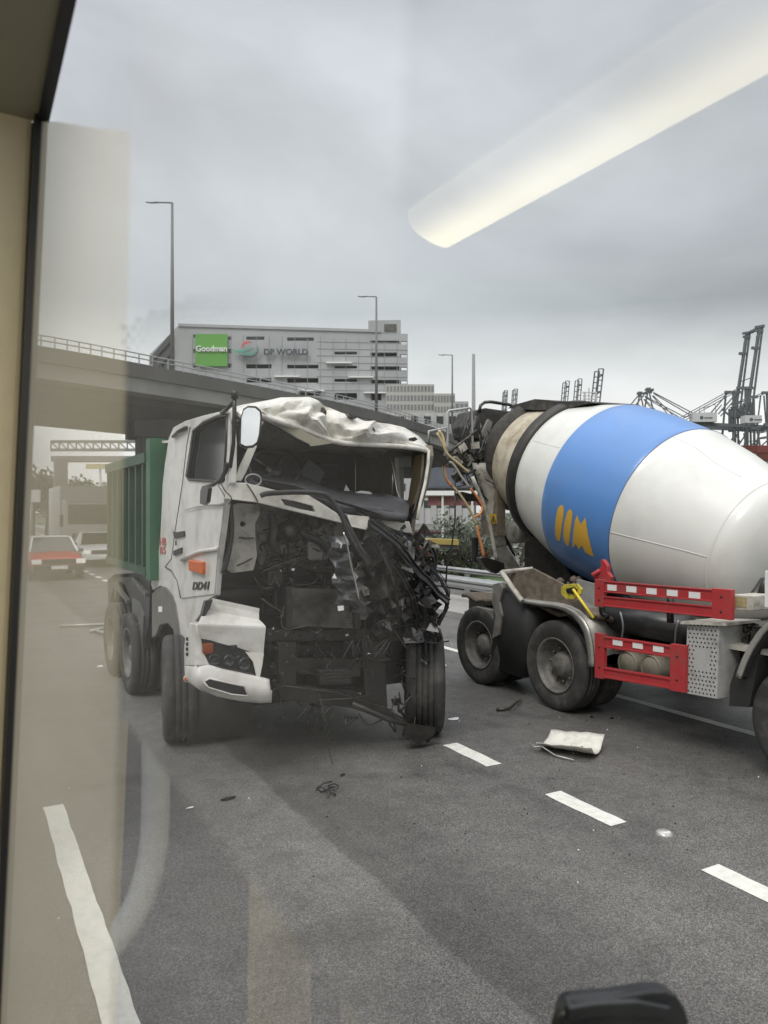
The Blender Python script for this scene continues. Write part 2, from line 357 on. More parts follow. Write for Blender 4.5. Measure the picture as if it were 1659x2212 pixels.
for i in range(-2, 22):
    y0 = 4.22+1.54*i
    marking(4.25, 4.42, y0, y0+.74, name='dashed_lane_marking')
marking(7.28, 7.42, -20, 200, name='edge_line_marking')
MB().b2((9.6, -30, -.02), (11.6, 230, .13)).build('kerbed_verge', concrete, kind='structure')
# ------------------------------------------------------------------ haze is added at the end

# ------------------------------------------------------------------ wheels
def wheel(c, ax, r, wd, parent, name='wheel', tread=True, rim=rim_m, dish=.06, rr=.56, seg=56, grooves=4):
    """tyre with grooves as the wheel mesh, rim and hub as sub-part; ax points outward"""
    c = Vector(c); ax = Vector(ax).normalized(); h = wd/2; p = [(-h*.55, r*.60), (-h*.92, r*.68), (-h, r*.84), (-h*.93, r*.955), (-h*.78, r*.99)]
    n = grooves
    for i in range(n):
        x = -h*.72+(i+.5)*(1.44*h/n); g = .012
        p += [(x-.36*1.44*h/n, r), (x+.36*1.44*h/n, r), (x+.38*1.44*h/n, r-g), (x+.60*1.44*h/n, r-g)] if i < n-1 else [(x-.36*1.44*h/n, r), (x+.36*1.44*h/n, r)]
    p += [(h*.78, r*.99), (h*.93, r*.955), (h*1.02, r*.86), (h*1.0, r*.80), (h*.97, r*.70), (h*.80, r*.60)]
    ty = MB().lathe(c, ax, p, seg).build(name, rubber, parent)
    R_ = r*.61
    m = MB().lathe(c, ax, [(h*.80, R_), (h*.92, R_*1.03), (h*.86, R_*.95), (h*.45, R_*.90), (h*.80-dish-.06, R_*.84), (h*.80-dish-.08, R_*.50), (h*.80-dish, R_*.42), (h*.80-dish+.03, R_*.32), (h*.80-dish+.05, .001)], 40)
    u = ax.orthogonal().normalized(); v_ = ax.cross(u)
    for k in range(10):
        a = 2*math.pi*k/10; q = c+ax*(h*.80-dish-.06)+(u*math.cos(a)+v_*math.sin(a))*R_*.60; m.tube([q, q+ax*.035], .014, 6)
    m.build('rim', rim, ty)
    b = MB()
    for k in range(8):
        a = 2*math.pi*(k+.5)/8; q = c+ax*(h*.80-dish-.072)+(u*math.cos(a)+v_*math.sin(a))*R_*.76; b.tube([q, q+ax*.006], .020, 10)
    b.build('vent_hole', black, ty)
    return ty

# ================================================================== WRECKED DUMP TRUCK
TB = V(3.2, 8.3, 0)
T = thing('dump_truck', TB, 'white dump truck with crushed cab, torn open front and green load bed', 'truck')
n0 = 2.0
S = lambda x, y: on_n(x, y, n0)
# cab side with door window and wheel arch cut out
arch = [(330, 1275), (345, 1266), (360, 1270), (372, 1284), (380, 1305), (386, 1340)]
side = [(494, 884), (440, 897), (400, 909), (374, 923), (364, 947), (356, 1000), (351, 1045), (349, 1100), (346, 1160), (341, 1203), (329, 1222), (326, 1262)]+arch+[(390, 1375), (393, 1404), (414, 1404), (428, 1350), (448, 1296), (465, 1286), (471, 1208), (480, 1141), (487, 1081), (499, 1043), (500, 960)]
win = [(418, 930), (440, 912), (470, 899), (491, 896), (489, 960), (484, 1037), (478, 1041), (408, 1036), (403, 1028)]
MB().plate([S(*p) for p in side], (.05, 0, 0), [[S(*p) for p in win]]).build('cab_side', white, T, bev=.008)
door_o = [(411, 926), (404, 960), (395, 1040), (386, 1100), (378, 1150), (371, 1205), (357, 1224), (370, 1232), (383, 1255), (391, 1292), (462, 1283), (468, 1208), (477, 1141), (484, 1081), (495, 1043), (496, 890), (470, 892), (440, 903)]
D1 = lambda x, y: on_n(x, y, n0-.012)
door = MB().plate([D1(*p) for p in door_o], (.012, 0, 0), [[D1(*p) for p in win]]).build('door', white, T, bev=.005)
MB().tube([D1(*p) for p in [(411, 923), (404, 960), (395, 1040), (386, 1100), (378, 1150), (371, 1206), (357, 1225)]], .006, 6).tube([D1(*p) for p in [(357, 1225), (370, 1232), (383, 1255), (390, 1292)]], .006, 6).build('door_seam', black, door)
MB().tube([on_n(x, y, n0-.016) for x, y in win+[win[0]]], .014, 6).build('window_seal', black, door)
MB().plate([on_n(x, y, n0+.02) for x, y in win], (.006, 0, 0)).build('window_pane', glassd, door)
D2 = lambda x, y: on_n(x, y, n0-.03)
MB().grid([[D2(x, y+dy)+V(-.004-.018*math.sin(math.pi*k/2), 0, 0) for x, y in [(392, 1206), (410, 1196), (430, 1188), (468, 1182)]] for k, dy in enumerate((0, 3, 8))], (.03, 0, 0)).build('door_crease', white, door)
MB().tube([D2(398, 1102), D2(425, 1094), D2(455, 1090), D2(482, 1089)], [.004, .012], 6).build('door_moulding', mat('moulding_grey', (.42, .42, .40), .5), door)
MB().plate([D2(373, 1148), D2(378, 1150), D2(396, 1147), D2(397, 1158), D2(390, 1160), D2(376, 1163)], (.03, 0, 0)).tube([D2(380, 1168), D2(380, 1178)], .008, 6).plate([D2(374, 1190), D2(391, 1183), D2(391, 1194), D2(374, 1200)], (.02, 0, 0)).build('door_handle', black, door)
o = on_n(411, 1233, n0-.03); e = on_n(440, 1214, n0-.03)
MB().cbox((n0-.05, o.y, o.z), (n0-.005, e.y, e.z), .012).build('indicator_lamp', orange, T)
def side_text(txt, x0, y0, x1, y1, m_, name, shear=.2, bold=.02, n_=n0-.02):
    a = on_n(x0, y1, n_); b = on_n(x1, y1, n_); h = (on_n(x0, y0, n_)-a).length
    u = (b-a).normalized(); text_mb(txt, h, .008, lambda x, y, z: a+u*x+V(0, 0, y)+V(z, 0, 0), shear, bold, (b-a).length).build(name, m_, T)
side_text('DD41', 415, 1257, 452, 1274, black, 'lettering', .25, .03)
side_text('HB', 345, 1162, 358, 1178, mat('faded_red', (.45, .16, .15), .7), 'lettering', 0, 0, n0-.01)
side_text('B5', 345, 1181, 357, 1196, MATS['faded_red'], 'lettering', 0, 0, n0-.01)
# cab rear wall and floor, right side with window opening, roof: one shell around the dark interior
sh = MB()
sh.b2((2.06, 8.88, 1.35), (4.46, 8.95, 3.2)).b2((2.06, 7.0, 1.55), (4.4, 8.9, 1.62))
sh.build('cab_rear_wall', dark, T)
rp = lambda x, y: on_n(x, y, 4.45)
MB().plate([rp(*p) for p in [(926, 962), (928, 985), (919, 1040), (905, 1090), (890, 1122), (880, 1210), (842, 1215), (768, 1160), (768, 950)]], (.05, 0, 0), [[rp(*p) for p in [(852, 988), (888, 985), (891, 1010), (887, 1060), (880, 1082), (858, 1078)]]]).build('cab_right_side', mat('cab_lining', (.24, .21, .17), .8, var=.2, scale=8), T)
MB().plate([on_n(x, y, 4.40) for x, y in [(896, 985), (912, 980), (909, 1035), (893, 1086), (880, 1098), (884, 1060)]], (.03, 0, 0)).build('inner_pillar_trim', mat('tan_trim', (.42, .34, .22), .7, var=.15), T)
MB().tube([on_n(x, y, 4.38) for x, y in [(843, 985), (850, 1020), (856, 1060), (866, 1082)]], .012, 6).tube([on_n(x, y, 4.38) for x, y in [(840, 985), (847, 1000), (848, 1040), (845, 1080)]], .01, 6).build('torn_seal', chrome, T)
# crumpled roof: a dented sheet from the windscreen header over the ridge to the rear of the cab
top = [(500, 880), (525, 874), (560, 868), (585, 863), (607, 858), (640, 858), (667, 857), (690, 866), (704, 875), (722, 884), (738, 891), (755, 896), (767, 900), (785, 909), (804, 912), (842, 915), (873, 923), (904, 942), (927, 965)]
hdr = [(524, 900), (548, 897), (566, 899), (585, 905), (620, 916), (654, 927), (690, 942), (726, 955), (770, 959), (810, 961), (860, 964), (905, 969), (926, 976)]
def lerp_path(path, n):
    d = [0]
    for a, b in zip(path, path[1:]): d.append(d[-1]+math.hypot(b[0]-a[0], b[1]-a[1]))
    r = []
    for i in range(n):
        t_ = d[-1]*i/(n-1); k = max(j for j in range(len(d)) if d[j] <= t_+1e-9); k = min(k, len(path)-2); u = (t_-d[k])/(d[k+1]-d[k])
        r.append((path[k][0]+(path[k+1][0]-path[k][0])*u, path[k][1]+(path[k+1][1]-path[k][1])*u))
    return r
from mathutils import noise as mn
NC = 130; tp = lerp_path(top, NC); hp = lerp_path(hdr, NC); rows = []
def tri(x): x = x-math.floor(x); return 1-4*abs(x-.5)
FD = [(.9, .45, 2.3), (.75, -.7, 3.1), (.2, 1.0, 1.7), (1.0, .15, 5.1), (.55, .85, 4.3)]
def fold(u, v_):      # sharp straight creases in a few directions
    p = V(u*1.5, v_*.55, 0); h = 0; wv = V(mn.noise(p*2.2+V(5, 0, 0)), mn.noise(p*2.2+V(0, 9, 0)), 0)*.16; q = p+wv
    for k, (a, b, f) in enumerate(FD): h += tri((q.x*a+q.y*b)*f+k*.37)*(.5, .5, .35, .2, .22)[k]*(.55+.9*abs(mn.noise(p*1.7+V(k, 3*k, 1))))
    return h
NR = 30
for i in range(NR):
    v_ = i/(NR-1); row = []
    for j in range(NC):
        u = j/(NC-1); s_h = 6.45+.62*u; s_t = 7.0+.45*u-.25*math.sin(math.pi*u)
        x = hp[j][0]+(tp[j][0]-hp[j][0])*v_; y = hp[j][1]+(tp[j][1]-hp[j][1])*(v_**.8)
        s_ = s_h+(s_t-s_h)*v_**1.6-.10*math.sin(math.pi*v_)
        p = on_s(x, y, s_); amp = .13*min(1, v_*5)*min(1, (1-v_)*4+.12)*min(1, u*6+.1)*min(1, (1-u)*4+.1)
        q = fold(u, v_)*.75; q += .9*math.exp(-((u-.60-.1*v_)/.03)**2)-1.0*math.exp(-((u-.52+.06*v_)/.025)**2)-.6*math.exp(-((u-.33-.12*v_)/.02)**2)
        row.append(p+V(0, -q*amp*.95, q*amp*.22))
    rows.append(row)
for i in range(1, 12):
    v_ = i/11; row = []
    for j in range(NC):
        u = j/(NC-1); f = rows[NR-1][j]; bk = V(2.02+2.43*u, 8.95, 3.17-.05*u)
        p = f.lerp(bk, v_); q = fold(u+.3, 1+v_); row.append(p+V(0, 0, q*.09*math.sin(math.pi*v_)-.05*math.sin(math.pi*v_)))
    rows.append(row)
roof = MB().grid(rows, (0, .02, -.025), smooth=False).build('roof', whitec, T, label='crumpled white cab roof')
MB().tube([on_s(x, y, 6.40+.62*i/12) for i, (x, y) in enumerate(hdr)], .027, 8, sub=3).build('windscreen_header', whitec, T)
MB().tube([on_s(x, y+7, 6.43+.62*i/12) for i, (x, y) in enumerate(hdr)][5:], .010, 6, sub=3).tube([on_s(560, 903, 6.44), on_s(600, 922, 6.5), on_s(640, 948, 6.55), on_s(668, 962, 6.6)], .012, 6).build('torn_header_trim', black, T)
MB().plate([on_s(x, y, 6.62) for x, y in [(585, 908), (640, 924), (685, 945), (722, 957), (672, 964), (640, 950)]], (0, .02, 0)).build('bent_header_lining', mat('lining_beige', (.30, .28, .21), .8), T)
MB().plate([on_s(x, y, 6.7) for x, y in [(886, 946), (897, 944), (903, 949), (896, 953), (886, 951)]], (0, .03, 0)).build('marker_lamp', black, roof)
m = MB()
for q_ in ([(752, 893), (760, 897), (772, 901), (768, 905), (758, 901)], [(700, 880), (706, 890), (703, 904), (699, 894)], [(795, 918), (806, 922), (812, 932), (802, 928)]): m.plate([on_s(x, y, 6.82) for x, y in q_], (.01, .10, .01))
m.build_each('roof_tear', black, roof)
# pillars
MB().plate([on_s(x, y, 6.42) for x, y in [(538, 964), (556, 962), (532, 1020), (521, 1040), (507, 1038), (516, 1010)]], (.02, .08, 0)).plate([on_s(x, y, 6.5) for x, y in [(526, 897), (552, 896), (575, 903), (562, 925), (553, 952), (540, 962), (536, 925), (524, 905)]], (.02, .06, 0)).build('left_pillar', whitec, T, bev=.01)
MB().plate([on_s(x, y, 6.45) for x, y in [(496, 884), (512, 878), (508, 930), (504, 1000), (497, 1040), (486, 1040), (491, 960)]], (.02, .1, 0)).build('door_pillar', white, T, bev=.008)
MB().tube([on_s(x, y, s_) for x, y, s_ in [(926, 972, 6.98), (925, 1000, 6.98), (918, 1045, 6.95), (908, 1085, 6.92), (901, 1122, 6.9)]], .018, 8).build('right_pillar', whitec, T)
MB().tube([on_s(x, y, s_+.05) for x, y, s_ in [(921, 975, 6.98), (919, 1005, 6.98), (908, 1055, 6.95), (895, 1100, 6.92), (884, 1124, 6.9)]], .012, 8).build('windscreen_seal', black, T)
# cowl below the windscreen
cowl = MB().plate([on_s(x, y, 6.35) for x, y in [(498, 1042), (532, 1043), (592, 1058), (640, 1064), (667, 1070), (700, 1090), (732, 1111), (739, 1130), (650, 1108), (554, 1085), (488, 1077)]], (0, .05, 0), [[on_s(x, y, 6.35) for x, y in [(607, 1078), (640, 1083), (676, 1093), (682, 1106), (650, 1100), (616, 1091)]]]).build('cowl_panel', whitec, T, bev=.006)
MB().plate([on_s(x, y, 6.40) for x, y in [(603, 1072), (690, 1090), (690, 1112), (606, 1096)]], (0, .05, 0)).build('cowl_opening', black, T)
MB().tube([on_s(533, 1045, 6.34), on_s(545, 1062, 6.34), on_s(557, 1084, 6.34)], .005, 6).build('panel_gap', black, cowl)
MB().plate([on_s(x, y, 6.45) for x, y in [(741, 1111), (795, 1116), (797, 1128), (790, 1144), (757, 1137)]], (.02, .02, 0)).build('torn_panel', whitec, T)
MB().plate([on_s(x, y, 6.7) for x, y in [(816, 1122), (840, 1119), (885, 1127), (892, 1152), (868, 1150), (841, 1139)]], (.0, .05, 0)).build('torn_panel', whitec, T, bev=.006)
# dashboard, steering wheel, seats
def blob(pts, th, k=0): return MB().plate(pts, th)
dash = [[on_s(x, y, s_) for x, y in lerp_path(p, 30)] for p, s_ in [
    ([(530, 1041), (600, 1058), (685, 1076), (732, 1100), (810, 1108), (878, 1122)], 6.5),
    ([(532, 1030), (600, 1046), (685, 1062), (735, 1082), (812, 1096), (882, 1112)], 6.62),
    ([(534, 1020), (590, 1032), (660, 1040), (735, 1066), (830, 1076), (884, 1090)], 6.9),
    ([(540, 1014), (600, 1022), (660, 1032), (735, 1058), (840, 1068), (880, 1082)], 7.3)]]
for r_ in dash:
    for p in r_: p.z += .02*mn.noise(p*9)
MB().grid(dash, (0, .05, -.04)).build('dashboard', mat('dash_grey', (.045, .045, .05), .5, var=.35, scale=14), T)
m = MB()
for k in range(7): m.tube([on_s(545+k*6, 1034+k*3, 6.5-.0*k), on_s(640+k*14, 1050+k*5, 6.46), on_s(740+k*14, 1088+k*4, 6.5), on_s(850, 1106+k*2, 6.62)], .010, 5, sub=3)
m.build('dashboard_rib', black, T)
cst = on_s(592, 1012, 7.0); axs = V(-.1, -.72, .62).normalized(); u = axs.orthogonal().normalized(); v_ = axs.cross(u)
m = MB(); m.tube([cst+(u*math.cos(a)+v_*math.sin(a))*.235 for a in [2*math.pi*k/28 for k in range(29)]], .018, 8)
m.tube([cst-axs*.04, cst-axs*.5], .04, 8).tube([cst-u*.22, cst-axs*.03, cst+u*.22], .02, 6).tube([cst-axs*.03, cst-v_*.22], .02, 6).lathe(cst-axs*.05, axs, [(0, .08), (.04, .075), (.05, .001)], 16)
m.build('steering_wheel', black, T)
ce = on_s(547, 1037, 6.38); m = MB(); m.tube([ce+V(math.cos(a)*.072, 0, math.sin(a)*.05) for a in [2*math.pi*k/20 for k in range(21)]], .007, 6); m.build('round_mirror_rim', galv, T)
def seat(x):
    m = MB().cbox((x-.26, 8.1, 1.7), (x+.26, 8.62, 2.15), .06).cbox((x-.26, 8.45, 2.1), (x+.26, 8.7, 2.75), .07).cbox((x-.15, 8.5, 2.72), (x+.15, 8.66, 2.95), .05); m.build('seat', mat('seat_fabric', (.05, .052, .055), .9, var=.2), T)
seat(2.65); seat(3.9)
MB().plate([on_s(x, y, 8.0) for x, y in [(648, 1020), (668, 992), (702, 1020), (690, 1045), (660, 1045)]], (0, .02, 0)).build('hanging_panel', mat('pad_grey', (.12, .125, .13), .7), T)
MB().plate([on_s(x, y, 7.3) for x, y in [(742, 1064), (748, 1047), (758, 1064)]], (0, .01, 0)).plate([on_s(x, y, 7.2) for x, y in [(765, 1066), (780, 1062), (800, 1064), (806, 1070), (785, 1073)]], (0, .01, 0.01)).build_each('paper_scrap', swhite, T)
# mirrors on the left
pole = MB().tube([on_s(507, 845, 6.1), on_s(506, 900, 6.1), on_s(504, 960, 6.15), on_s(497, 1010, 6.2)], .018, 8).tube([on_s(507, 842, 6.1), on_s(507, 862, 6.1)], .03, 8).tube([on_s(505, 868, 6.12), on_s(490, 884, 6.3), on_s(478, 892, 6.5)], .018, 6).tube([on_s(500, 911, 6.12), on_s(520, 912, 6.1)], .02, 6).build('mirror_pole', black, T)
mo = [(518, 962), (520, 900), (526, 882), (536, 876), (554, 877), (565, 886), (567, 900), (563, 940), (558, 958), (548, 966), (530, 968)]
MB().plate([on_s(x, y, 6.05) for x, y in mo], (.02, .07, 0)).build('mirror_housing', black, T, bev=.015)
MB().plate([on_s(540+(x-541)*.86, 921+(y-921)*.9, 6.045) for x, y in mo], (0, .004, 0)).build('mirror_glass', mat('mirror', (.8, .82, .84), .04, metal=1, var=.02), T)
m = MB().plate([on_n(x, y, n0-.25) for x, y in [(436, 1050), (447, 1047), (450, 1055), (446, 1085), (440, 1091), (431, 1088), (432, 1060)]], (.04, .02, 0)).tube([on_n(447, 1052, n0-.23), on_n(462, 1047, n0-.12), on_n(478, 1030, n0-.05)], .018, 6).tube([on_n(470, 1044, n0-.1), on_n(486, 1020, n0-.04), on_n(492, 1000, n0-.03)], .022, 6, sub=3)
m.build('lower_mirror', black, T, bev=.006)
MB().tube([on_s(x, y, 6.3) for x, y in [(478, 1045), (486, 1060), (500, 1076), (494, 1090)]], .005, 5, sub=4).tube([on_n(470, 1046, 1.97), on_n(480, 1062, 1.96), on_n(487, 1076, 1.97)], .004, 5, sub=4).build('loose_wire', black, T)
MB().tube([on_n(374, 943, n0-.02), on_n(385, 932, n0-.03), on_n(402, 924, n0-.02)], .02, 6).build('grab_handle', black, T)
# wipers
MB().tube([on_s(x, y, s_) for x, y, s_ in [(563, 1071, 6.28), (580, 1066, 6.27), (640, 1063, 6.25), (690, 1066, 6.25), (712, 1076, 6.25), (742, 1120, 6.2), (772, 1175, 6.15), (800, 1225, 6.15)]], [.022, .028], 8, sub=4).build('wiper_arm', black, T)
# front structure: engine bay
MB().plate([on_s(x, y, 6.68) for x, y in [(503, 1092), (516, 1087), (560, 1090), (562, 1110), (552, 1130), (552, 1160), (556, 1200), (548, 1232), (500, 1238), (488, 1228), (495, 1160)]], (0, .04, 0), [[on_s(524.5+6*math.cos(a), 1132+6*math.sin(a), 6.68) for a in [k*math.pi/5 for k in range(10)]]]).build('inner_wing_panel', inner, T, bev=.006)
m = MB()
m.tube([on_s(x, y, 6.66) for x, y in [(516, 1161), (536, 1163), (548, 1162)]], .006, 5).tube([on_s(x, y, 6.66) for x, y in [(512, 1222), (530, 1214), (545, 1206)]], .007, 5).tube([on_s(x, y, 6.66) for x, y in [(497, 1090), (500, 1150), (492, 1200), (482, 1240)]], .025, 6, sub=3)
m.build('panel_seam', black, T)
MB().plate([on_s(x, y, 6.98) for x, y in [(560, 1088), (740, 1132), (752, 1180), (700, 1210), (640, 1200), (560, 1230), (552, 1160)]], (0, .05, 0)).build('firewall', mat('firewall_grey', (.34, .32, .28), .7, var=.35, scale=9, dirt=(.05, .045, .04), dirt_amt=.9, dscale=7), T)
# dark mass of chassis front: stepped crossmembers
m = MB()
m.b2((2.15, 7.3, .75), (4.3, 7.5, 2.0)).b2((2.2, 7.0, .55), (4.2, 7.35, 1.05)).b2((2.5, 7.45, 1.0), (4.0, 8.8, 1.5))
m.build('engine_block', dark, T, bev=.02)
m = MB()
for k in range(22):
    y = 1278+k*3.3; m.bar(on_s(628, y, 6.60), on_s(762, y+6, 6.66), .016, .008)
m.plate([on_s(x, y, 6.66) for x, y in [(622, 1270), (775, 1275), (775, 1358), (622, 1352)]], (0, .06, 0)).build('radiator', mat('radiator_alloy', (.13, .125, .115), .4, metal=.6, var=.35, scale=12, dirt=(.02, .018, .015), dirt_amt=.9, dscale=7), T)
MB().plate([on_s(x, y, 6.58) for x, y in [(618, 1268), (630, 1266), (632, 1356), (620, 1356)]], (0, .06, 0)).plate([on_s(x, y, 6.62) for x, y in [(766, 1272), (778, 1274), (778, 1360), (766, 1358)]], (0, .06, 0)).build_each('radiator_frame', dark, T, bev=.006)
fan = on_s(846, 1300, 6.86); m = MB().lathe(fan, (0, -1, 0), [(0, .24), (.08, .25), (.09, .22), (.02, .21)], 30); m.build('fan_shroud', black, T)
m = MB()
for k in range(7):
    a = 2*math.pi*k/7; d = V(math.cos(a), 0, math.sin(a)); m.bar(fan+d*.05, fan+d*.2+V(0, .02, 0), .07, .012, up=(0, 1, .6))
m.lathe(fan, (0, -1, 0), [(0, .06), (.05, .05), (.06, .001)], 16).build('fan_blade', greasy, T)
# intake hoses, pump and reservoir that can be made out in the bay
def ribbed(m, pts, r, seg=10):
    q = smooth_path([on_s(x, y, s_) for x, y, s_ in pts], 12); m.tube(q, [r*(1+.10*(i % 2)) for i in range(len(q))], seg)
m = MB(); ribbed(m, [(585, 1108, 6.82), (592, 1140, 6.76), (588, 1172, 6.74), (600, 1196, 6.76)], .042); ribbed(m, [(640, 1118, 6.86), (652, 1150, 6.8), (690, 1170, 6.76), (706, 1190, 6.78)], .034); m.build('ribbed_hose', black, T)
m = MB().lathe(on_s(618, 1150, 6.86), (0, -1, .15), [(0, .11), (.10, .11), (.115, .07), (.16, .065), (.165, .03), (.18, .001)], 24).lathe(on_s(672, 1128, 6.9), (.2, -1, 0), [(0, .07), (.09, .07), (.10, .001)], 18); m.build('engine_pump', greasy, T)
MB().cbox(on_s(655, 1210, 6.9), on_s(706, 1168, 6.78), .02).build('fluid_reservoir', mat('reservoir_grey', (.22, .215, .20), .5, var=.2, dirt=(.05, .045, .04), dirt_amt=.8, dscale=9), T)
MB().cbox(on_s(566, 1262, 6.9), on_s(612, 1232, 6.74), .015).build('valve_cover', dark, T)
m = MB()
for k in range(5): m.tube([on_s(560+k*9, 1238-k*2, 6.68), on_s(620+k*8, 1216-k*3, 6.62), on_s(690+k*6, 1236, 6.66)], .005, 5, sub=5)
m.build('fuel_line', greasy, T)
m = MB().plate([on_s(x, y, 6.78) for x, y in [(578, 1362), (800, 1358), (900, 1352), (905, 1385), (800, 1384), (578, 1386)]], (0, .12, 0))
m.plate([on_s(x, y, 6.70) for x, y in [(590, 1478), (760, 1490), (880, 1555), (890, 1572), (760, 1530), (610, 1512)]], (0, .1, 0)).plate([on_s(x, y, 6.75) for x, y in [(600, 1386), (640, 1386), (640, 1500), (604, 1500)]], (0, .1, 0)).plate([on_s(x, y, 6.78) for x, y in [(780, 1384), (830, 1384), (838, 1530), (790, 1510)]], (0, .1, 0)).plate([on_s(x, y, 6.80) for x, y in [(640, 1420), (780, 1424), (780, 1462), (640, 1456)]], (0, .1, 0))
m.build('front_crossmember', dark, T, bev=.012)
m = MB()
for k in range(17):
    p = on_s(600+k*17, 1366+(k % 2)*8, 6.76); m.lathe(p, (0, -1, 0), [(0, .012), (.012, .012), (.014, .001)], 8)
for x, y in [(583, 1370), (596, 1400), (620, 1395), (586, 1440), (592, 1470), (665, 1405), (700, 1378), (610, 1455), (704, 1512), (620, 1430)]:
    m.lathe(on_s(x, y, 6.72), (0, -1, 0), [(0, .013), (.02, .013), (.022, .001)], 8)
m.build_each('bolt_head', greasy, T)
m = MB().plate([on_s(x, y, 6.60) for x, y in [(688, 1448), (757, 1446), (762, 1477), (694, 1480)]], (0, .1, 0)); m.build('tow_step', black, T, bev=.01)
m = MB()
for k in range(3): m.bar(on_s(700, 1456+k*7, 6.58), on_s(752, 1454+k*7, 6.58), .01)
m.build_each('step_grip', greasy, T)
# shredded plastic panel hanging in front of the radiator
pl = MB(); rows = []
for i in range(14):
    v_ = i/13; x0 = 700+v_*20+6*math.sin(i*1.3); x1 = 738+v_*40+5*math.sin(i*2.1); y = 1158+v_*145
    rows.append([on_s(x0+(x1-x0)*u, y+8*u*math.sin(i*1.1), 6.45+.06*math.sin(i*1.9+u*3)+.05*u) for u in (0, .2, .4, .6, .8, 1)])
rows = [[p+V(0, -.10, 0) for p in r_] for r_ in rows]
pl.grid(rows, (0, .015, 0), smooth=False).build('hanging_plastic_panel', mat('satin_black', (.075, .075, .078), .28, var=.35, scale=20, spec=.9), T)
MB().tube([on_s(x, y, 6.30) for x, y in [(742, 1150), (750, 1178), (757, 1215), (768, 1260), (776, 1296)]], .009, 6, sub=4).build('bent_trim_strip', chrome, T)
MB().plate([on_s(x, y, 6.33) for x, y in [(730, 1309), (742, 1308), (743, 1318), (731, 1320)]], (0, .01, 0)).build('small_label', swhite, T)
# diagonal crushed beams and hoses at the right
def px_tube(m, pts, r, seg=7, sub=3): return m.tube([on_s(x, y, s_) for x, y, s_ in pts], r, seg, sub=sub)
m = MB()
beams = [([(795, 1130, 6.35), (830, 1152, 6.4), (862, 1182, 6.45), (900, 1230, 6.5), (945, 1280, 6.5), (968, 1300, 6.45)], .032), ([(770, 1105, 6.5), (806, 1128, 6.5), (850, 1160, 6.55), (880, 1200, 6.6)], .024),
 ([(742, 1112, 6.2), (760, 1160, 6.15), (785, 1205, 6.15), (808, 1240, 6.2)], .030), ([(870, 1190, 6.6), (896, 1240, 6.55), (920, 1290, 6.5), (935, 1340, 6.55), (948, 1385, 6.6)], .022),
 ([(880, 1160, 6.8), (925, 1180, 6.8), (938, 1215, 6.8), (930, 1260, 6.8)], .03), ([(845, 1210, 6.5), (880, 1270, 6.45), (900, 1330, 6.45), (905, 1370, 6.5)], .022), ([(862, 1150, 6.7), (892, 1172, 6.7), (915, 1210, 6.65), (958, 1262, 6.6), (966, 1300, 6.6), (948, 1350, 6.6)], .018),
 ([(800, 1150, 6.45), (826, 1200, 6.4), (850, 1262, 6.4), (862, 1330, 6.45)], .014), ([(830, 1140, 6.5), (870, 1205, 6.45), (930, 1268, 6.45)], .012)]
for pts_, r_ in beams:
    q = smooth_path([on_s(x, y, s_) for x, y, s_ in pts_], 5); q = [p+V(mn.noise(p*9), mn.noise(p*9+V(4, 0, 0)), mn.noise(p*9+V(0, 4, 0)))*.022 for p in q]
    for a, b in zip(q, q[1:]): m.bar(a, b+(b-a)*.12, r_*2.1, r_*.9, up=(.3, -1, .5))
    m.tube([p+V(.02, -.012, .02) for p in q], r_*.3, 6)
m.build('crushed_beam', black, T)
# many small torn parts filling the front: seeded, in three bands of their own material
def torn(name, mt, cnt, x0, x1, y0, y1, s0, s1, kind, seed, rad=(.006, .016), ln=.35):
    g = random.Random(seed); m = MB()
    for _ in range(cnt):
        x = g.uniform(x0, x1); y = g.uniform(y0, y1); s_ = g.uniform(s0, s1); p = on_s(x, y, s_)
        if kind == 'hose':
            d = V(g.uniform(-1, 1), g.uniform(-.4, .4), g.uniform(-1, .6))*ln*g.uniform(.4, 1); k = V(g.uniform(-.1, .1), g.uniform(-.06, .06), g.uniform(-.15, .02))
            m.tube([p-d/2, p+k, p+d/2], g.uniform(*rad), 6, sub=4)
        elif kind == 'sheet':
            a = V(g.uniform(-1, 1), g.uniform(-.5, .5), g.uniform(-1, 1)).normalized()*ln*g.uniform(.3, 1); b = a.cross(V(g.uniform(-.3, .3), 1, g.uniform(-.5, .5))).normalized()*ln*g.uniform(.15, .5)
            q = [[p+a*(i/4-.5)+b*(j/2-.5)+V(g.uniform(-.02, .02), g.uniform(-.045, .045), g.uniform(-.02, .02)) for j in range(3)] for i in range(5)]
            m.grid(q, (0, .006, 0), smooth=False)
        else:
            r_ = Matrix.Rotation(g.uniform(-.22, .22), 3, 'Y') @ Matrix.Rotation(g.uniform(-.2, .2), 3, 'X')
            m.box(p, (g.uniform(.03, .16)*ln*3, g.uniform(.03, .1), g.uniform(.03, .14)*ln*3), r_)
    return m.build_each(name, mt, T)
torn('loose_cable', black, 34, 560, 700, 1180, 1300, 6.72, 6.9, 'hose', 1, rad=(.004, .012))
torn('thin_wire', mat('wire_grey', (.10, .10, .10), .4, var=.5, scale=20), 34, 560, 930, 1110, 1400, 6.58, 6.75, 'hose', 14, rad=(.002, .005), ln=.4)
torn('loose_cable', black, 50, 770, 945, 1180, 1390, 6.55, 7.1, 'hose', 2, rad=(.004, .012), ln=.45)
torn('torn_sheet_metal', dark, 34, 800, 930, 1190, 1400, 6.5, 7.0, 'sheet', 3, ln=.4)
torn('torn_sheet_metal', inner, 16, 780, 935, 1150, 1290, 6.6, 7.0, 'sheet', 4, ln=.16)
torn('engine_fitting', inner, 20, 565, 730, 1100, 1190, 6.9, 6.96, 'box', 5, ln=.2)
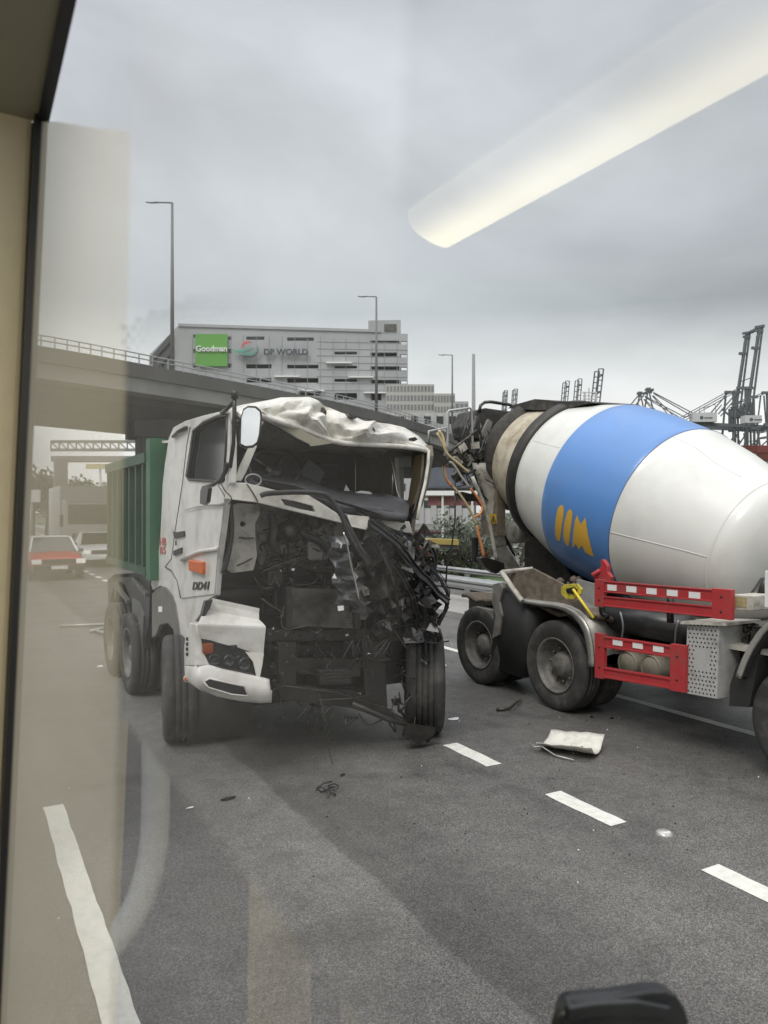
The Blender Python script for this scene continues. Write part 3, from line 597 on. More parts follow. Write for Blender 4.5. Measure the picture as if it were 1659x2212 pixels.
torn('engine_fitting', dark, 14, 580, 720, 1100, 1200, 6.86, 6.94, 'box', 15, ln=.2)
torn('engine_fitting', dark, 40, 580, 900, 1230, 1350, 6.98, 7.3, 'box', 6, ln=.4)
torn('small_hose', black, 34, 570, 720, 1105, 1230, 6.78, 6.93, 'hose', 8, rad=(.005, .012), ln=.25)
torn('small_hose', dark, 50, 590, 900, 1390, 1560, 6.6, 6.95, 'hose', 9, ln=.3)
torn('broken_bracket', dark, 22, 580, 860, 1385, 1520, 6.82, 7.0, 'box', 10, ln=.35)
torn('bright_fragment', chrome, 9, 560, 930, 1150, 1480, 6.55, 6.9, 'box', 11, ln=.07)
torn('hanging_strip', black, 14, 890, 945, 1240, 1350, 6.45, 6.7, 'sheet', 12, ln=.35)
m = MB(); px_tube(m, [(690, 1500, 6.55), (703, 1570, 6.5), (712, 1620, 6.5), (722, 1672, 6.5)], .004, 5); px_tube(m, [(690, 1500, 6.5), (700, 1540, 6.5), (716, 1600, 6.5)], .003, 5)
px_tube(m, [(600, 1480, 6.6), (680, 1490, 6.55), (740, 1500, 6.6), (850, 1535, 6.75)], .006, 5); px_tube(m, [(690, 1512, 6.6), (760, 1508, 6.6), (800, 1500, 6.65)], .006, 5)
m.build('dangling_wire', greasy, T)
MB().tube([on_s(x, y, 6.55) for x, y in [(760, 1520), (840, 1555), (880, 1565), (925, 1600), (940, 1578)]], [.03, .02], 6).plate([on_s(x, y, 6.5) for x, y in [(880, 1562), (944, 1572), (936, 1590), (905, 1608), (872, 1590)]], (0, .04, 0)).build('dragged_underrun_bar', dark, T)
# left bumper corner with headlamp, pushed outwards
def Bp(x, y):     # bumper face: bends round the corner
    if x >= 425: return on_s(x, y, 6.33-.02*(x-425)/155)
    a = on_s(425, y, 6.33); b = on_n(385, y, 1.70); t_ = (425-x)/40; return a.lerp(b, t_)
def ub(x0, y0, x1, y1, dy): return [Bp(x0+(x1-x0)*u, y0+(y1-y0)*u)+V(0, dy, 0) for u in [k/12 for k in range(13)]]
upper = [ub(467, 1295, 569, 1317, .10), ub(462, 1304, 568, 1327, .10), ub(448, 1319, 567, 1341, .085), ub(436, 1334, 570, 1347, .02), ub(427, 1347, 573, 1353, -.012), ub(428, 1351, 573, 1357, -.014), ub(430, 1362, 571, 1385, -.004), ub(432, 1378, 569, 1416, .004)]
bump = MB().grid(upper, (0, .012, 0), smooth=False).build('bumper_upper_panel', white, T)
lamp_o = [(434, 1380), (455, 1384), (480, 1392), (515, 1400), (537, 1408), (545, 1430), (553, 1458), (510, 1448), (470, 1440), (450, 1432), (438, 1415)]
slot = [(440, 1470), (452, 1463), (500, 1474), (527, 1479), (534, 1500), (500, 1497), (450, 1482)]
def skin(ca, cb, bulge, nu=24, nv=8):
    a = lerp_path(ca, nu); b = lerp_path(cb, nu); r = []
    for i in range(nv+1):
        v_ = i/nv; r.append([Bp(a[k][0]+(b[k][0]-a[k][0])*v_, a[k][1]+(b[k][1]-a[k][1])*v_)+V(-.3, -1, 0)*bulge*math.sin(math.pi*min(1, v_*1.0)) for k in range(nu)])
    return r
m = MB().grid(skin([(399, 1438), (415, 1438), (450, 1435), (480, 1445), (520, 1453), (556, 1461), (582, 1468)], [(402, 1470), (413, 1478), (430, 1490), (470, 1505), (520, 1515), (560, 1519), (586, 1518)], .045), (.01, .04, 0))
m.grid(skin([(411, 1345), (402, 1370), (398, 1400), (399, 1440)], [(430, 1349), (434, 1380), (440, 1412), (453, 1438)], .006), (.01, .03, 0))
lb = m.build('bumper_corner', white, T)
MB().plate([Bp(*p)+V(-.016, -.052, 0) for p in slot], (0, .012, 0)).build('bumper_slot', black, T, bev=.004)
MB().tube([Bp(*p)+V(-.014, -.050, 0) for p in slot+[slot[0]]], .008, 6).build('slot_edge', white, T)
MB().plate([Bp(*p) for p in [(530, 1408), (570, 1412), (566, 1440), (561, 1464), (554, 1462), (547, 1430)]], (0, .03, 0)).plate([Bp(*p) for p in [(577, 1492), (588, 1492), (586, 1518), (577, 1518)]], (0, .02, 0)).build_each('bumper_bracket', whitec, T)
MB().plate([Bp(*p)+V(0, .03, 0) for p in [(438, 1330), (446, 1300), (462, 1296), (456, 1315), (436, 1345), (428, 1344)]], (0, .06, 0)).build('bumper_backing', black, T)
hl = MB().plate([Bp(*p)+V(0, .02, 0) for p in lamp_o], (0, .05, 0)).build('headlamp', glassd, T)
m = MB()
for x, y, r_ in [(464, 1427, .052), (496, 1428, .05), (530, 1436, .056), (514, 1416, .026)]:
    p = Bp(x, y)+V(0, .012, 0); m.lathe(p, (0, -1, 0), [(-.02, r_), (.004, r_*.98), (.001, r_*.8), (-.008, r_*.45), (-.004, .001)], 20)
m.build_each('lamp_reflector', mat('lamp_chrome', (.07, .072, .075), .15, metal=.7, var=.5, scale=40), hl)
p = Bp(450, 1400)+V(0, .006, 0); MB().cbox(p-V(.055, .01, .05), p+V(.045, .012, .045), .02).build('lamp_indicator', mat('amber_lens', (.24, .05, .012), .2), hl)
MB().tube([Bp(x, y)+V(0, .008, 0) for x, y in lamp_o+[lamp_o[0]]], .007, 6).build('headlamp_rim', black, hl)
m = MB()
for k in range(4): p = Bp(406, 1380+k*11); m.bar(p+V(-.012, -.02, .016), p+V(-.006, -.02, -.012), .012, .02)
m.build_each('side_vent', black, T)
p = Bp(405, 1466); MB().lathe(p, V(-.8, -.6, 0), [(-.01, .03), (.012, .03), (.014, .022)], 16).build('side_marker_ring', whitec, T)
MB().lathe(p, V(-.8, -.6, 0), [(.0, .022), (.016, .02), (.02, .001)], 16).build('side_marker_lamp', orange, T)
p = Bp(503, 1396)+V(0, -.01, 0); MB().cbox(p-V(.03, .02, .012), p+V(.03, .01, .012), .006).build('lamp_clip', black, T)
# steps behind the corner
MB().plate([on_n(x, y, 1.95) for x, y in [(362, 1440), (390, 1436), (394, 1470), (380, 1480), (362, 1478)]], (.12, 0, 0)).build('cab_step', greasy, T, bev=.01)
# wheel arch liner
MB().lathe((1.98, 8.15, .55), (1, 0, 0), [(0.02, .66), (.62, .66)], 40).build('wheel_arch_liner', mat('liner_grey', (.06, .058, .053), .8, var=.3), T)
MB().plate([on_n(x, y, 1.985) for x, y in [(328, 1282), (338, 1272), (348, 1268), (360, 1272), (371, 1286), (378, 1306), (383, 1340), (388, 1376), (391, 1400), (378, 1396), (374, 1360), (362, 1346), (345, 1350), (336, 1372), (328, 1378)]], (.05, 0, 0)).build('wheel_guard', mat('guard_grey', (.13, .125, .11), .75, var=.2, scale=8, dirt=(.2, .19, .17), dirt_amt=.4), T, bev=.006)
MB().plate([on_n(x, y, 1.98) for x, y in [(342, 1310), (350, 1310), (350, 1322), (342, 1322)]], (.003, 0, 0)).build('guard_label', swhite, T)
torn('crushed_sheet', mat('scraped_grey', (.16, .155, .14), .4, metal=.4, var=.5, scale=14, dirt=(.02, .018, .015), dirt_amt=.9, dscale=9), 22, 770, 925, 1140, 1340, 6.5, 6.8, 'sheet', 17, ln=.36)
torn('crushed_sheet', black, 14, 760, 915, 1180, 1380, 6.48, 6.85, 'sheet', 18, ln=.42)
torn('hanging_cable', black, 16, 690, 930, 1380, 1560, 6.5, 6.7, 'hose', 19, rad=(.004, .010), ln=.5)
# wheels: steered slightly
wheel((1.98, 8.0, .54), V(-1, .20, 0), .54, .33, T)
wheel((4.34, 7.02, .56), V(.87, -.49, 0), .56, .40, T, grooves=5)
for y in (10.35, 11.65):
    wheel((2.02, y, .52), (-1, 0, 0), .52, .3, T); wheel((2.36, y, .52), (-1, 0, 0), .52, .28, T)
    wheel((4.42, y, .52), (1, 0, 0), .52, .3, T)
# chassis, mudguards, bed
MB().b2((2.75, 7.6, .75), (2.95, 12.2, 1.1)).b2((3.6, 7.6, .75), (3.8, 12.2, 1.1)).b2((2.2, 9.3, .85), (4.3, 9.45, 1.5)).build('chassis_rail', dark, T)
m = MB().plate([on_n(x, y, 2.0) for x, y in [(246, 1240), (326, 1234), (322, 1330), (312, 1400), (300, 1425), (288, 1400), (284, 1300), (268, 1262), (258, 1256), (246, 1300)]], (.06, 0, 0))
m.plate([on_n(x, y, 2.0) for x, y in [(232, 1252), (246, 1240), (327, 1236), (327, 1244), (250, 1250), (240, 1290), (234, 1330)]], (.6, 0, 0))
m.build('rear_mudguard', black, T, bev=.01)
MB().plate([on_n(x, y, 1.98) for x, y in [(284, 1290), (300, 1300), (310, 1330), (306, 1400), (296, 1405), (288, 1350)]], (.1, 0, 0)).bar(on_n(250, 1262, 1.97), on_n(278, 1300, 1.97), .05).bar(on_n(270, 1330, 1.97), on_n(300, 1352, 1.97), .05).bar(on_n(290, 1250, 1.97), on_n(318, 1285, 1.97), .05).build('side_bracket', mat('bracket_grey', (.13, .13, .125), .6, metal=.3, var=.3, scale=9), T)
zb0 = 1.66; bd = MB(); yA, yB = 9.15, 12.05
bd.b2((1.97, yA, zb0), (2.03, yB, 3.0)).b2((4.5, yA, zb0), (4.56, yB, 3.0)).b2((1.97, yA, zb0-.05), (4.56, yB, zb0+.02)).b2((2.03, yA, zb0), (4.5, yA+.06, 3.18)).b2((2.03, yB-.06, zb0), (4.5, yB, 3.0))
bed = bd.build('load_bed', green, T, bev=.01)
m = MB()
for k in range(7): y = yA+.30+k*.42; m.b2((1.905, y, zb0-.02), (1.968, y+.07, 2.93))
m.build('bed_rib', green, bed)
MB().b2((1.88, yA+.1, 2.93), (2.06, yB, 3.05)).b2((1.89, yA+.1, zb0-.06), (1.99, yB, zb0+.03)).build('bed_rim', green, bed)
MB().b2((1.9, yA-.12, zb0-.1), (2.3, yA+.1, 3.2)).b2((2.3, yA-.1, zb0), (4.5, yA-.02, 3.2)).build('bed_front_post', mat('skip_green_light', (.03, .12, .055), .5, var=.15), bed)
# dark block at the axle, put in as underside shadow mass
MB().b2((2.3, 7.6, .35), (4.2, 8.7, .9)).build('axle_shadow_mass', dark, T)

# ================================================================== CONCRETE MIXER TRUCK
MXB = V(7.4, 6.5, 0)
M = thing('mixer_truck', MXB, 'concrete mixer truck with white drum, blue band and red side guards', 'truck')
th, yw = R(17.69), R(1.42)
AX = V(math.sin(yw)*math.cos(th), math.cos(yw)*math.cos(th), math.sin(th)); DO = V(7.481, 5.0, 1.835)
prof = [(-.08, .001), (-.075, .2), (-.055, .4), (-.01, .56), (.03, .64), (.08, .71), (.14, .765), (.20, .79), (.27, .797), (.275, .801), (.30, .806), (.9, .985), (1.392, 1.099), (1.393, 1.100), (2.0, 1.155), (2.3, 1.168), (2.557, 1.164), (2.558, 1.1635), (3.0, 1.08), (3.36, 1.0)]
# insert extra rings so the shading stays round
pr = []; mi = []
for a, b in zip(prof, prof[1:]):
    k = max(1, int((b[0]-a[0])/.12)); col = 1 if 1.39 < a[0]+.001 < 2.556 and b[0] > 1.40 else 0
    for i in range(k): pr.append((a[0]+(b[0]-a[0])*i/k, a[1]+(b[1]-a[1])*i/k)); mi.append(col)
pr.append(prof[-1])
drum_mb = MB().lathe(DO, AX, pr, 128, mis=mi)
bvh = BVHTree.FromPolygons([tuple(v) for v in drum_mb.v], drum_mb.f)
drum = drum_mb.build('drum', [drumw, drumb], M)
MB().lathe(DO, AX, [(3.36, .985), (3.37, 1.03), (3.46, 1.045), (3.52, 1.045), (3.54, .96), (3.54, .9)], 96).build('roller_track', mat('track_dark', (.05, .048, .043), .5, metal=.4, var=.3, scale=8), drum)
MB().lathe(DO, AX, [(3.54, .93), (3.9, .86), (4.3, .78), (4.5, .74)], 96).build('drum_neck', cream, drum)
MB().lathe(DO, AX, [(4.22, .785), (4.30, .85), (4.42, .86), (4.62, .74), (4.62, .5)], 64).build('drum_mouth', mat('crusted_dark', (.05, .045, .04), .8, var=.4, scale=12, bump=.4), drum)
MB().lathe(DO, AX, [(.255, .797), (.262, .806), (.282, .810), (.29, .803)], 128).build('dish_seam', drumw, drum)
MB().lathe(DO, AX, [(1.385, 1.099), (1.388, 1.104), (1.396, 1.104), (1.399, 1.101)], 128).build('band_seam', mat('seam_blue', (.10, .16, .30), .5), drum)
def cast(px, py, off=.004):
    r = ray(px, py).normalized(); h = bvh.ray_cast(O, r); 
    return None if h[0] is None else h[0]+h[1]*(off if h[1].dot(r) < 0 else -off)
def decal(poly, m, off=.004):
    # split the outline into a fine mesh laid on the drum
    xs = [p[0] for p in poly]; ys = [p[1] for p in poly]; bm = bmesh.new()
    vs = [bm.verts.new((p[0], p[1], 0)) for p in poly]; bm.faces.new(vs); 
    for a, b, ax_ in ((min(xs), max(xs), 0), (min(ys), max(ys), 1)):
        t_ = a+4
        while t_ < b:
            co = (t_, 0, 0) if ax_ == 0 else (0, t_, 0); no = (1, 0, 0) if ax_ == 0 else (0, 1, 0)
            bmesh.ops.bisect_plane(bm, geom=bm.verts[:]+bm.edges[:]+bm.faces[:], plane_co=co, plane_no=no); t_ += 4
    bmesh.ops.triangulate(bm, faces=bm.faces[:]); bm.verts.index_update()
    pts = [cast(v.co.x, v.co.y, off) for v in bm.verts]
    m.add(pts, [tuple(v.index for v in f.verts) for f in bm.faces]); bm.free()
c4 = lambda L_: [(898.6+.2396*x, 829.5+.2396*y) for x, y in L_]
for P_ in ([(1310, 1090), (1325, 1095), (1335, 1115), (1333, 1180), (1315, 1300), (1303, 1395), (1295, 1415), (1280, 1412), (1262, 1380), (1254, 1330), (1256, 1270), (1266, 1190), (1283, 1115)],
           [(1392, 1130), (1406, 1140), (1413, 1165), (1408, 1240), (1392, 1350), (1382, 1445), (1374, 1462), (1362, 1456), (1340, 1420), (1329, 1380), (1331, 1320), (1342, 1240), (1362, 1160), (1378, 1137)],
           [(1455, 1178), (1470, 1225), (1488, 1262), (1512, 1230), (1531, 1203), (1540, 1275), (1552, 1350), (1570, 1425), (1590, 1500), (1606, 1558), (1570, 1542), (1530, 1520), (1510, 1480), (1498, 1455), (1470, 1497), (1455, 1465), (1440, 1438), (1424, 1474), (1413, 1470), (1416, 1400), (1420, 1330), (1432, 1240)]):
    m = MB(); decal(c4(P_), m); m.build('yellow_mark', yell, drum)
def seamline(pts, r):
    q = [cast(x, y, .001) for x, y in lerp_path(pts, 14)]; return MB().tube([p for p in q if p], r, 5)
seamline([(1316, 1149), (1400, 1170), (1480, 1190), (1527, 1203)], .005).build('weld_seam', drumw, drum)
seamline([(1455, 945), (1500, 965), (1545, 1000), (1600, 1030)], .003).build('weld_seam', drumw, drum)
seamline([(1152, 952), (1180, 960), (1210, 967)], .003).build('weld_seam', drumw, drum)
# chassis
MB().b2((6.95, 2.2, .78), (7.1, 9.9, 1.08)).b2((7.8, 2.2, .78), (7.95, 9.9, 1.08)).b2((6.4, 7.0, .6), (8.6, 7.12, .75)).b2((6.4, 8.5, .6), (8.6, 8.62, .75)).b2((7.1, 4.2, .45), (7.8, 6.3, 1.0)).build('chassis_rail', dark, M, bev=.01)
MB().b2((6.55, 3.2, 1.10), (8.4, 9.0, 1.2)).build('subframe', fender, M)
MB().plate([V(7.0, 5.0, 1.1), V(7.0, 8.6, 1.1), V(7.0, 8.6, 1.9), V(7.0, 8.2, 2.1), V(7.0, 7.4, 1.25)], (.9, 0, 0)).build('rear_pedestal', dark, M)
MB().b2((6.9, 4.1, 1.2), (8.1, 4.6, 1.55)).build('front_pedestal', dark, M, bev=.03)
# wheels, dual at the rear
W_ = [(6.32, 8.6), (6.29, 7.02)]
for x, y in W_:
    wheel((x, y, .53), (-1, 0, 0), .53, .28, M); wheel((x+.36, y, .53), (-1, 0, 0), .53, .28, M); wheel((8.62, y, .53), (1, 0, 0), .53, .28, M)
wheel((6.36, 3.95, .53), (-1, 0, 0), .53, .3, M, rim=mat('rim_silver', (.5, .5, .48), .4, metal=.5, var=.1, dirt=(.2, .18, .15), dirt_amt=.5), dish=-.02)
wheel((8.5, 3.95, .53), (1, 0, 0), .53, .3, M)
# fender over the rear axle
nf = 6.12
ff = [(1126, 1294), (1165, 1300), (1200, 1304), (1222, 1310), (1243, 1321), (1262, 1340), (1273, 1362), (1279, 1392), (1282, 1418), (1282, 1440)]
fi = [(1126, 1302), (1165, 1309), (1196, 1313), (1215, 1319), (1234, 1330), (1250, 1347), (1261, 1368), (1267, 1395), (1270, 1420), (1271, 1440)]
a = lerp_path(ff, 26); b = lerp_path(fi, 26)
MB().grid([[on_n(x, y, nf) for x, y in a], [on_n(x, y, nf-.01) for x, y in b]], (.02, 0, 0)).build('fender_lip', mat('alu_lip', (.50, .49, .45), .35, metal=.6, var=.15, dirt=(.15, .13, .1), dirt_amt=.5), M)
MB().grid([[on_n(x, y, nf)+V(.02, 0, 0) for x, y in a], [on_n(x, y, nf)+V(.30, 0, .03) for x, y in a], [on_n(x, y, nf)+V(.62, 0, .0) for x, y in a]], (0, 0, -.02)).build('rear_fender', fender, M)
MB().tube([on_n(x, y, nf+.25) for x, y in [(1135, 1302), (1200, 1318), (1240, 1340), (1258, 1380)]], .012, 6, sub=3).build('fender_rib', fender, M)
# dark mudguard between the rear wheels
MB().grid([[on_n(x, y, 6.15) for x, y in [(1074, 1262), (1100, 1290), (1128, 1300), (1144, 1330)]], [on_n(x, y, 6.15) for x, y in [(1068, 1330), (1085, 1350), (1110, 1370), (1140, 1380)]], [on_n(x, y, 6.2) for x, y in [(1060, 1430), (1085, 1450), (1112, 1460), (1128, 1465)]]], (.5, 0, 0)).build('mud_flap', mat('flap_black', (.022, .022, .022), .7, var=.3, scale=5), M)
MB().plate([on_n(x, y, 6.12) for x, y in [(1064, 1262), (1080, 1258), (1086, 1270), (1078, 1300), (1084, 1330), (1076, 1372), (1062, 1380), (1070, 1330), (1062, 1300)]], (.08, 0, 0)).plate([on_n(x, y, 6.2) for x, y in [(1000, 1322), (1030, 1310), (1064, 1318), (1066, 1345), (1045, 1352), (1020, 1335)]], (.35, 0, 0)).build('torn_fender', fender, M, bev=.008)
# deck behind the fender with cement crust, and the bent white rails
MB().plate([on_n(x, y, 6.2) for x, y in [(1090, 1240), (1150, 1228), (1215, 1262), (1284, 1330), (1262, 1342), (1243, 1320), (1200, 1303), (1128, 1293)]], (.04, 0, .0)).build('rear_deck', brownd, M)
MB().grid([[V(x, y, 1.2+.10*mn.noise(V(x*2, y*2, 1))+.05*mn.noise(V(x*6, y*6, 2))) for x in [6.24+.1*i for i in range(20)]] for y in [6.3+.12*j for j in range(24)]], (0, 0, -.05)).build('cement_deck', brownd, M)
MB().tube([on_n(1083, 1235, 6.05), on_n(1104, 1266, 6.05), on_n(1128, 1299, 6.05)], .035, 6).tube([on_n(1083, 1236, 6.05), on_n(1151, 1229, 6.4)], .032, 6).build('deck_rail', dirtyw, M, bev=.004)
# crust of spilled concrete by the drum
m = MB(); g = random.Random(5)
for _ in range(16):
    p = on_n(g.uniform(1210, 1258), g.uniform(1246, 1268), 6.5+g.uniform(0, .3)); r_ = g.uniform(.02, .055)
    m.lathe(p-V(0, 0, r_*.5), (g.uniform(-.3, .3), g.uniform(-.3, .3), 1), [(0, r_), (r_*.5, r_*g.uniform(.6, .9)), (r_*g.uniform(.8, 1.2), .01)], 7, smooth=False)
m.build_each('concrete_spill', brownd, M)
MB().plate([on_n(x, y, 6.5) for x, y in [(1240, 1250), (1284, 1262), (1284, 1320), (1254, 1312)]], (.05, 0, 0)).build('splash_plate', mat('splash_grey', (.26, .26, .25), .7, var=.2), M)
# red guards
ng = 6.05
def guard(tl, tr, br, bl, wl, wr, holes_refl, topw, botw, name='side_guard'):
    def q(u, v): # bilinear in the picture, then onto the side plane
        x = (tl[0]*(1-u)+tr[0]*u)*(1-v)+(bl[0]*(1-u)+br[0]*u)*v; y = (tl[1]*(1-u)+tr[1]*u)*(1-v)+(bl[1]*(1-u)+br[1]*u)*v
        return on_n(x, y, ng)
    m = MB().plate([q(0, 0), q(wl, 0), q(wl, 1), q(0, 1)], (.05, 0, 0)).plate([q(1-wr, 0), q(1, 0), q(1, 1), q(1-wr, 1)], (.05, 0, 0))
    for v0, v1 in ((.04, topw), (1-botw, .97)):
        d = .012
        m.plate([q(wl, v0)+V(d, 0, 0), q(1-wr, v0)+V(d, 0, 0), q(1-wr, v1)+V(d, 0, 0), q(wl, v1)+V(d, 0, 0)], (.03, 0, 0))
        for vv in (v0, v1-.05): m.plate([q(wl, vv), q(1-wr, vv), q(1-wr, vv+.05), q(wl, vv+.05)], (.045, 0, 0))
    o_ = m.build(name, red, M, bev=.004)
    rm = MB()
    for u0, u1, v0, v1 in holes_refl: rm.plate([q(u0, v0)+V(.006, 0, 0), q(u1, v0)+V(.006, 0, 0), q(u1, v1)+V(.006, 0, 0), q(u0, v1)+V(.006, 0, 0)], (.006, 0, 0))
    rm.build_each('reflector_sticker', refl, o_)
    bm_ = MB()
    for u, v in ((wl/2, .3), (wl/2, .75), (1-wr/2, .25), (1-wr/2, .75)): bm_.lathe(q(u, v), (-1, 0, 0), [(0, .012), (.008, .01), (.01, .001)], 8)
    bm_.build_each('guard_bolt', dark, o_)
    return o_
guard((1284.5, 1251), (1580, 1274), (1579, 1340), (1284.5, 1309.5), .065, .145, [(.09, .155, .16, .37), (.228, .30, .16, .37), (.375, .448, .17, .38), (.525, .602, .17, .38), (.685, .768, .18, .39)], .46, .40)
guard((1284.5, 1367), (1480, 1395), (1478, 1497), (1284.5, 1464), .10, .165, [(.195, .30, .09, .21), (.415, .525, .09, .21), (.64, .755, .09, .22)], .30, .27)
MB().plate([on_n(x, y, 6.1) for x, y in [(1284, 1252), (1280, 1240), (1291, 1232), (1298, 1222), (1297, 1210), (1302, 1208), (1312, 1222), (1312, 1236), (1320, 1246), (1318, 1258), (1296, 1260)]], (.05, 0, 0)).tube([on_n(1279, 1243, 6.05), on_n(1296, 1232, 6.1)], .025, 6).build('guard_bracket', red, M, bev=.008)
MB().tube([on_n(x, y, 6.2) for x, y in [(1300, 1310), (1302, 1325), (1312, 1334)]], .035, 8, sub=3).tube([on_n(1448, 1290, 6.2), on_n(1448, 1345, 6.2)], .035, 8).build('guard_strut', black, M)
MB().tube([on_n(1310, 1330, 6.55), on_n(1486, 1362, 6.55)], .16, 20).build('air_tank', mat('tank_black', (.03, .03, .032), .35, var=.3, scale=4, dirt=(.10, .10, .10), dirt_amt=.5), M)
MB().tube([on_n(1340, 1322, 6.38), on_n(1346, 1352, 6.37), on_n(1342, 1385, 6.42)], .012, 6, sub=3).tube([on_n(1466, 1340, 6.38), on_n(1460, 1362, 6.37), on_n(1458, 1392, 6.42)], .012, 6, sub=3).build('tank_strap', galv, M)
for x, y in ((1354, 1434), (1404, 1443)):
    p = on_n(x, y, 6.34); MB().lathe(p, (-1, 0, .0), [(-.5, .125), (-.03, .125), (-.01, .118), (0.01, .09), (.02, .001)], 32).lathe(p, (-1, 0, 0), [(-.012, .118), (.006, .128), (-.02, .13)], 32).build('brake_reservoir', mat('reservoir_tan', (.27, .25, .19), .6, var=.12), M)
MB().plate([on_n(x, y, 6.6) for x, y in [(1300, 1385), (1470, 1410), (1470, 1480), (1300, 1450)]], (.1, 0, 0)).build('tank_backplate', black, M)
# perforated cover
hs = []; pa, pb, pc, pd = (1484.5, 1345), (1554.5, 1350), (1549, 1509.5), (1480, 1497)
hm = MB()
for i in range(8):
    for j in range(17):
        if 6 <= j <= 10 and 2 <= i <= 5: continue
        u = (i+.5+(.0 if j % 2 else .35))/8.6; v = (j+.5)/17.2
        x = (pa[0]*(1-u)+pb[0]*u)*(1-v)+(pd[0]*(1-u)+pc[0]*u)*v; y = (pa[1]*(1-u)+pb[1]*u)*(1-v)+(pd[1]*(1-u)+pc[1]*u)*v
        hm.lathe(on_n(x, y, 6.098), (1, 0, 0), [(0, .0085), (.0015, .0085)], 8, smooth=False, caps=True)
hm.m = [1]*len(hm.m); hm.plate([on_n(x, y, 6.10) for x, y in (pa, pb, pc, pd)], (.42, 0, 0)).build('perforated_cover', [mat('cover_grey', (.43, .43, .42), .6, var=.08, scale=8, dirt=(.15, .13, .11), dirt_amt=.55, dscale=8), black], M)

MB().plate([on_n(x, y, 6.06) for x, y in [(1470, 1342), (1567, 1346), (1567, 1352), (1470, 1348)]], (.5, 0, 0)).build('cover_top', dirtyw, M)
p = on_n(1564, 1425, 6.35); MB().lathe(p-V(0, 0, .3), (0, 0, 1), [(0, .12), (.02, .13), (.58, .13), (.6, .12)], 24, caps=True).build('air_filter', mat('filter_grey', (.25, .25, .24), .5, var=.15), M)
g = random.Random(21); m = MB()
for _ in range(60):
    p = on_n(g.uniform(1568, 1640), g.uniform(1350, 1470), g.uniform(6.35, 6.7)); 
    if g.random() < .5: m.box(p, (.06, g.uniform(.03, .12), g.uniform(.03, .1)), Matrix.Rotation(g.uniform(-.4, .4), 3, 'X'))
    else: m.tube([p, p+V(0, g.uniform(-.1, .1), g.uniform(-.15, .05)), p+V(0, g.uniform(-.2, .2), g.uniform(-.2, .1))], g.uniform(.008, .02), 6, sub=3)
m.build('engine_fitting', greasy, M)
MB().b2((6.25, 3.2, 1.08), (6.9, 4.75, 1.13)).build('side_deck', dirtyw, M)
m = MB().plate([on_n(x, y, 6.15) for x, y in [(1580, 1284), (1627, 1287), (1627, 1320), (1580, 1318)]], (.3, 0, 0)); m.build('control_box', dirtyw, M, bev=.01)
MB().plate([on_n(x, y, 6.145) for x, y in [(1586, 1289), (1612, 1291), (1612, 1312), (1586, 1310)]], (.004, 0, 0)).build('control_panel', mat('panel_ochre', (.35, .30, .15), .6, var=.3, scale=40), M)
MB().tube([on_n(1628, 1292, 6.6), on_n(1652, 1256, 6.9)], .05, 6).tube([on_n(1640, 1300, 6.5), on_n(1655, 1250, 6.5)], .04, 6).build('drum_strut', black, M)
MB().plate([on_n(x, y, 6.1) for x, y in [(1652, 1233), (1685, 1230), (1685, 1315), (1651, 1312)]], (.05, 0, 0)).build('white_upright', refl, M, bev=.006)
# front fender and flap
fo = lerp_path([(1700, 1338), (1659, 1343), (1638, 1362), (1618, 1392), (1603, 1422), (1589, 1460)], 20)
MB().grid([[on_n(x, y, 6.08) for x, y in fo], [on_n(x+9, y+7, 6.08) for x, y in fo]], (.03, 0, 0)).build('fender_lip', MATS['alu_lip'], M)
MB().grid([[on_n(x+3, y+3, 6.1) for x, y in fo], [on_n(x+3, y+3, 6.1)+V(.5, 0, 0) for x, y in fo]], (0, -.02, -.02)).build('front_fender', black, M)
MB().plate([on_n(x, y, 6.2) for x, y in [(1590, 1440), (1624, 1400), (1640, 1420), (1618, 1528), (1575, 1525), (1577, 1480)]], (.45, 0, 0)).build('mud_flap', MATS['flap_black'], M)
# yellow paddle tool leaning on the deck
MB().plate([on_n(x, y, 6.0) for x, y in [(1211, 1268), (1222, 1262), (1246, 1261), (1256, 1272), (1254, 1284), (1240, 1294), (1222, 1294), (1212, 1284)]], (.03, 0, 0)).build('reflective_paddle', yellowt, M, bev=.006)
MB().tube([on_n(1238, 1273, 5.97), on_n(1282, 1335, 5.97)], .016, 8).build('paddle_rod', mat('rod_yellow', (.66, .52, .05), .45), M)
MB().plate([on_n(x, y, 5.985) for x, y in [(1222, 1272), (1240, 1268), (1246, 1275), (1236, 1282), (1224, 1280)]], (.01, 0, 0)).build('paddle_grip', black, M)
# chute support and hopper at the rear
def MP(x, y, s_): return on_s(x, y, s_)
lf = [(1020, 1000), (1023, 1016), (1047, 1069), (1061, 1141), (1064, 1187)]; rt = [(1052, 1000), (1060, 1020), (1070, 1062), (1078, 1112), (1094, 1180)]
A_ = lerp_path(lf, 12); B_ = lerp_path(rt, 12)
MB().grid([[MP(*p, 9.25) for p in A_], [MP(*p, 9.15) for p in B_]], (.10, .10, 0)).build('chute_support', dirtyw, M)
MB().plate([MP(x, y, 9.0) for x, y in [(1064, 1187), (1094, 1180), (1124, 1226), (1090, 1234), (1072, 1208)]], (.06, .06, 0)).build('support_foot', fender, M)
m = MB(); 
for pts, r_ in [([(1020, 1030), (1042, 1081), (1057, 1129), (1066, 1177), (1073, 1210)], .028)]: m.tube([MP(x, y, 9.0) for x, y in pts], r_, 8, sub=3)
m.build('chute_pipe', dirtyw, M)
MB().plate([MP(x, y, 9.1) for x, y in [(1058, 1111), (1072, 1110), (1073, 1131), (1059, 1132)]], (0, .01, 0)).build('warning_plate', mat('warning_yellow', (.65, .45, .04), .5), M)
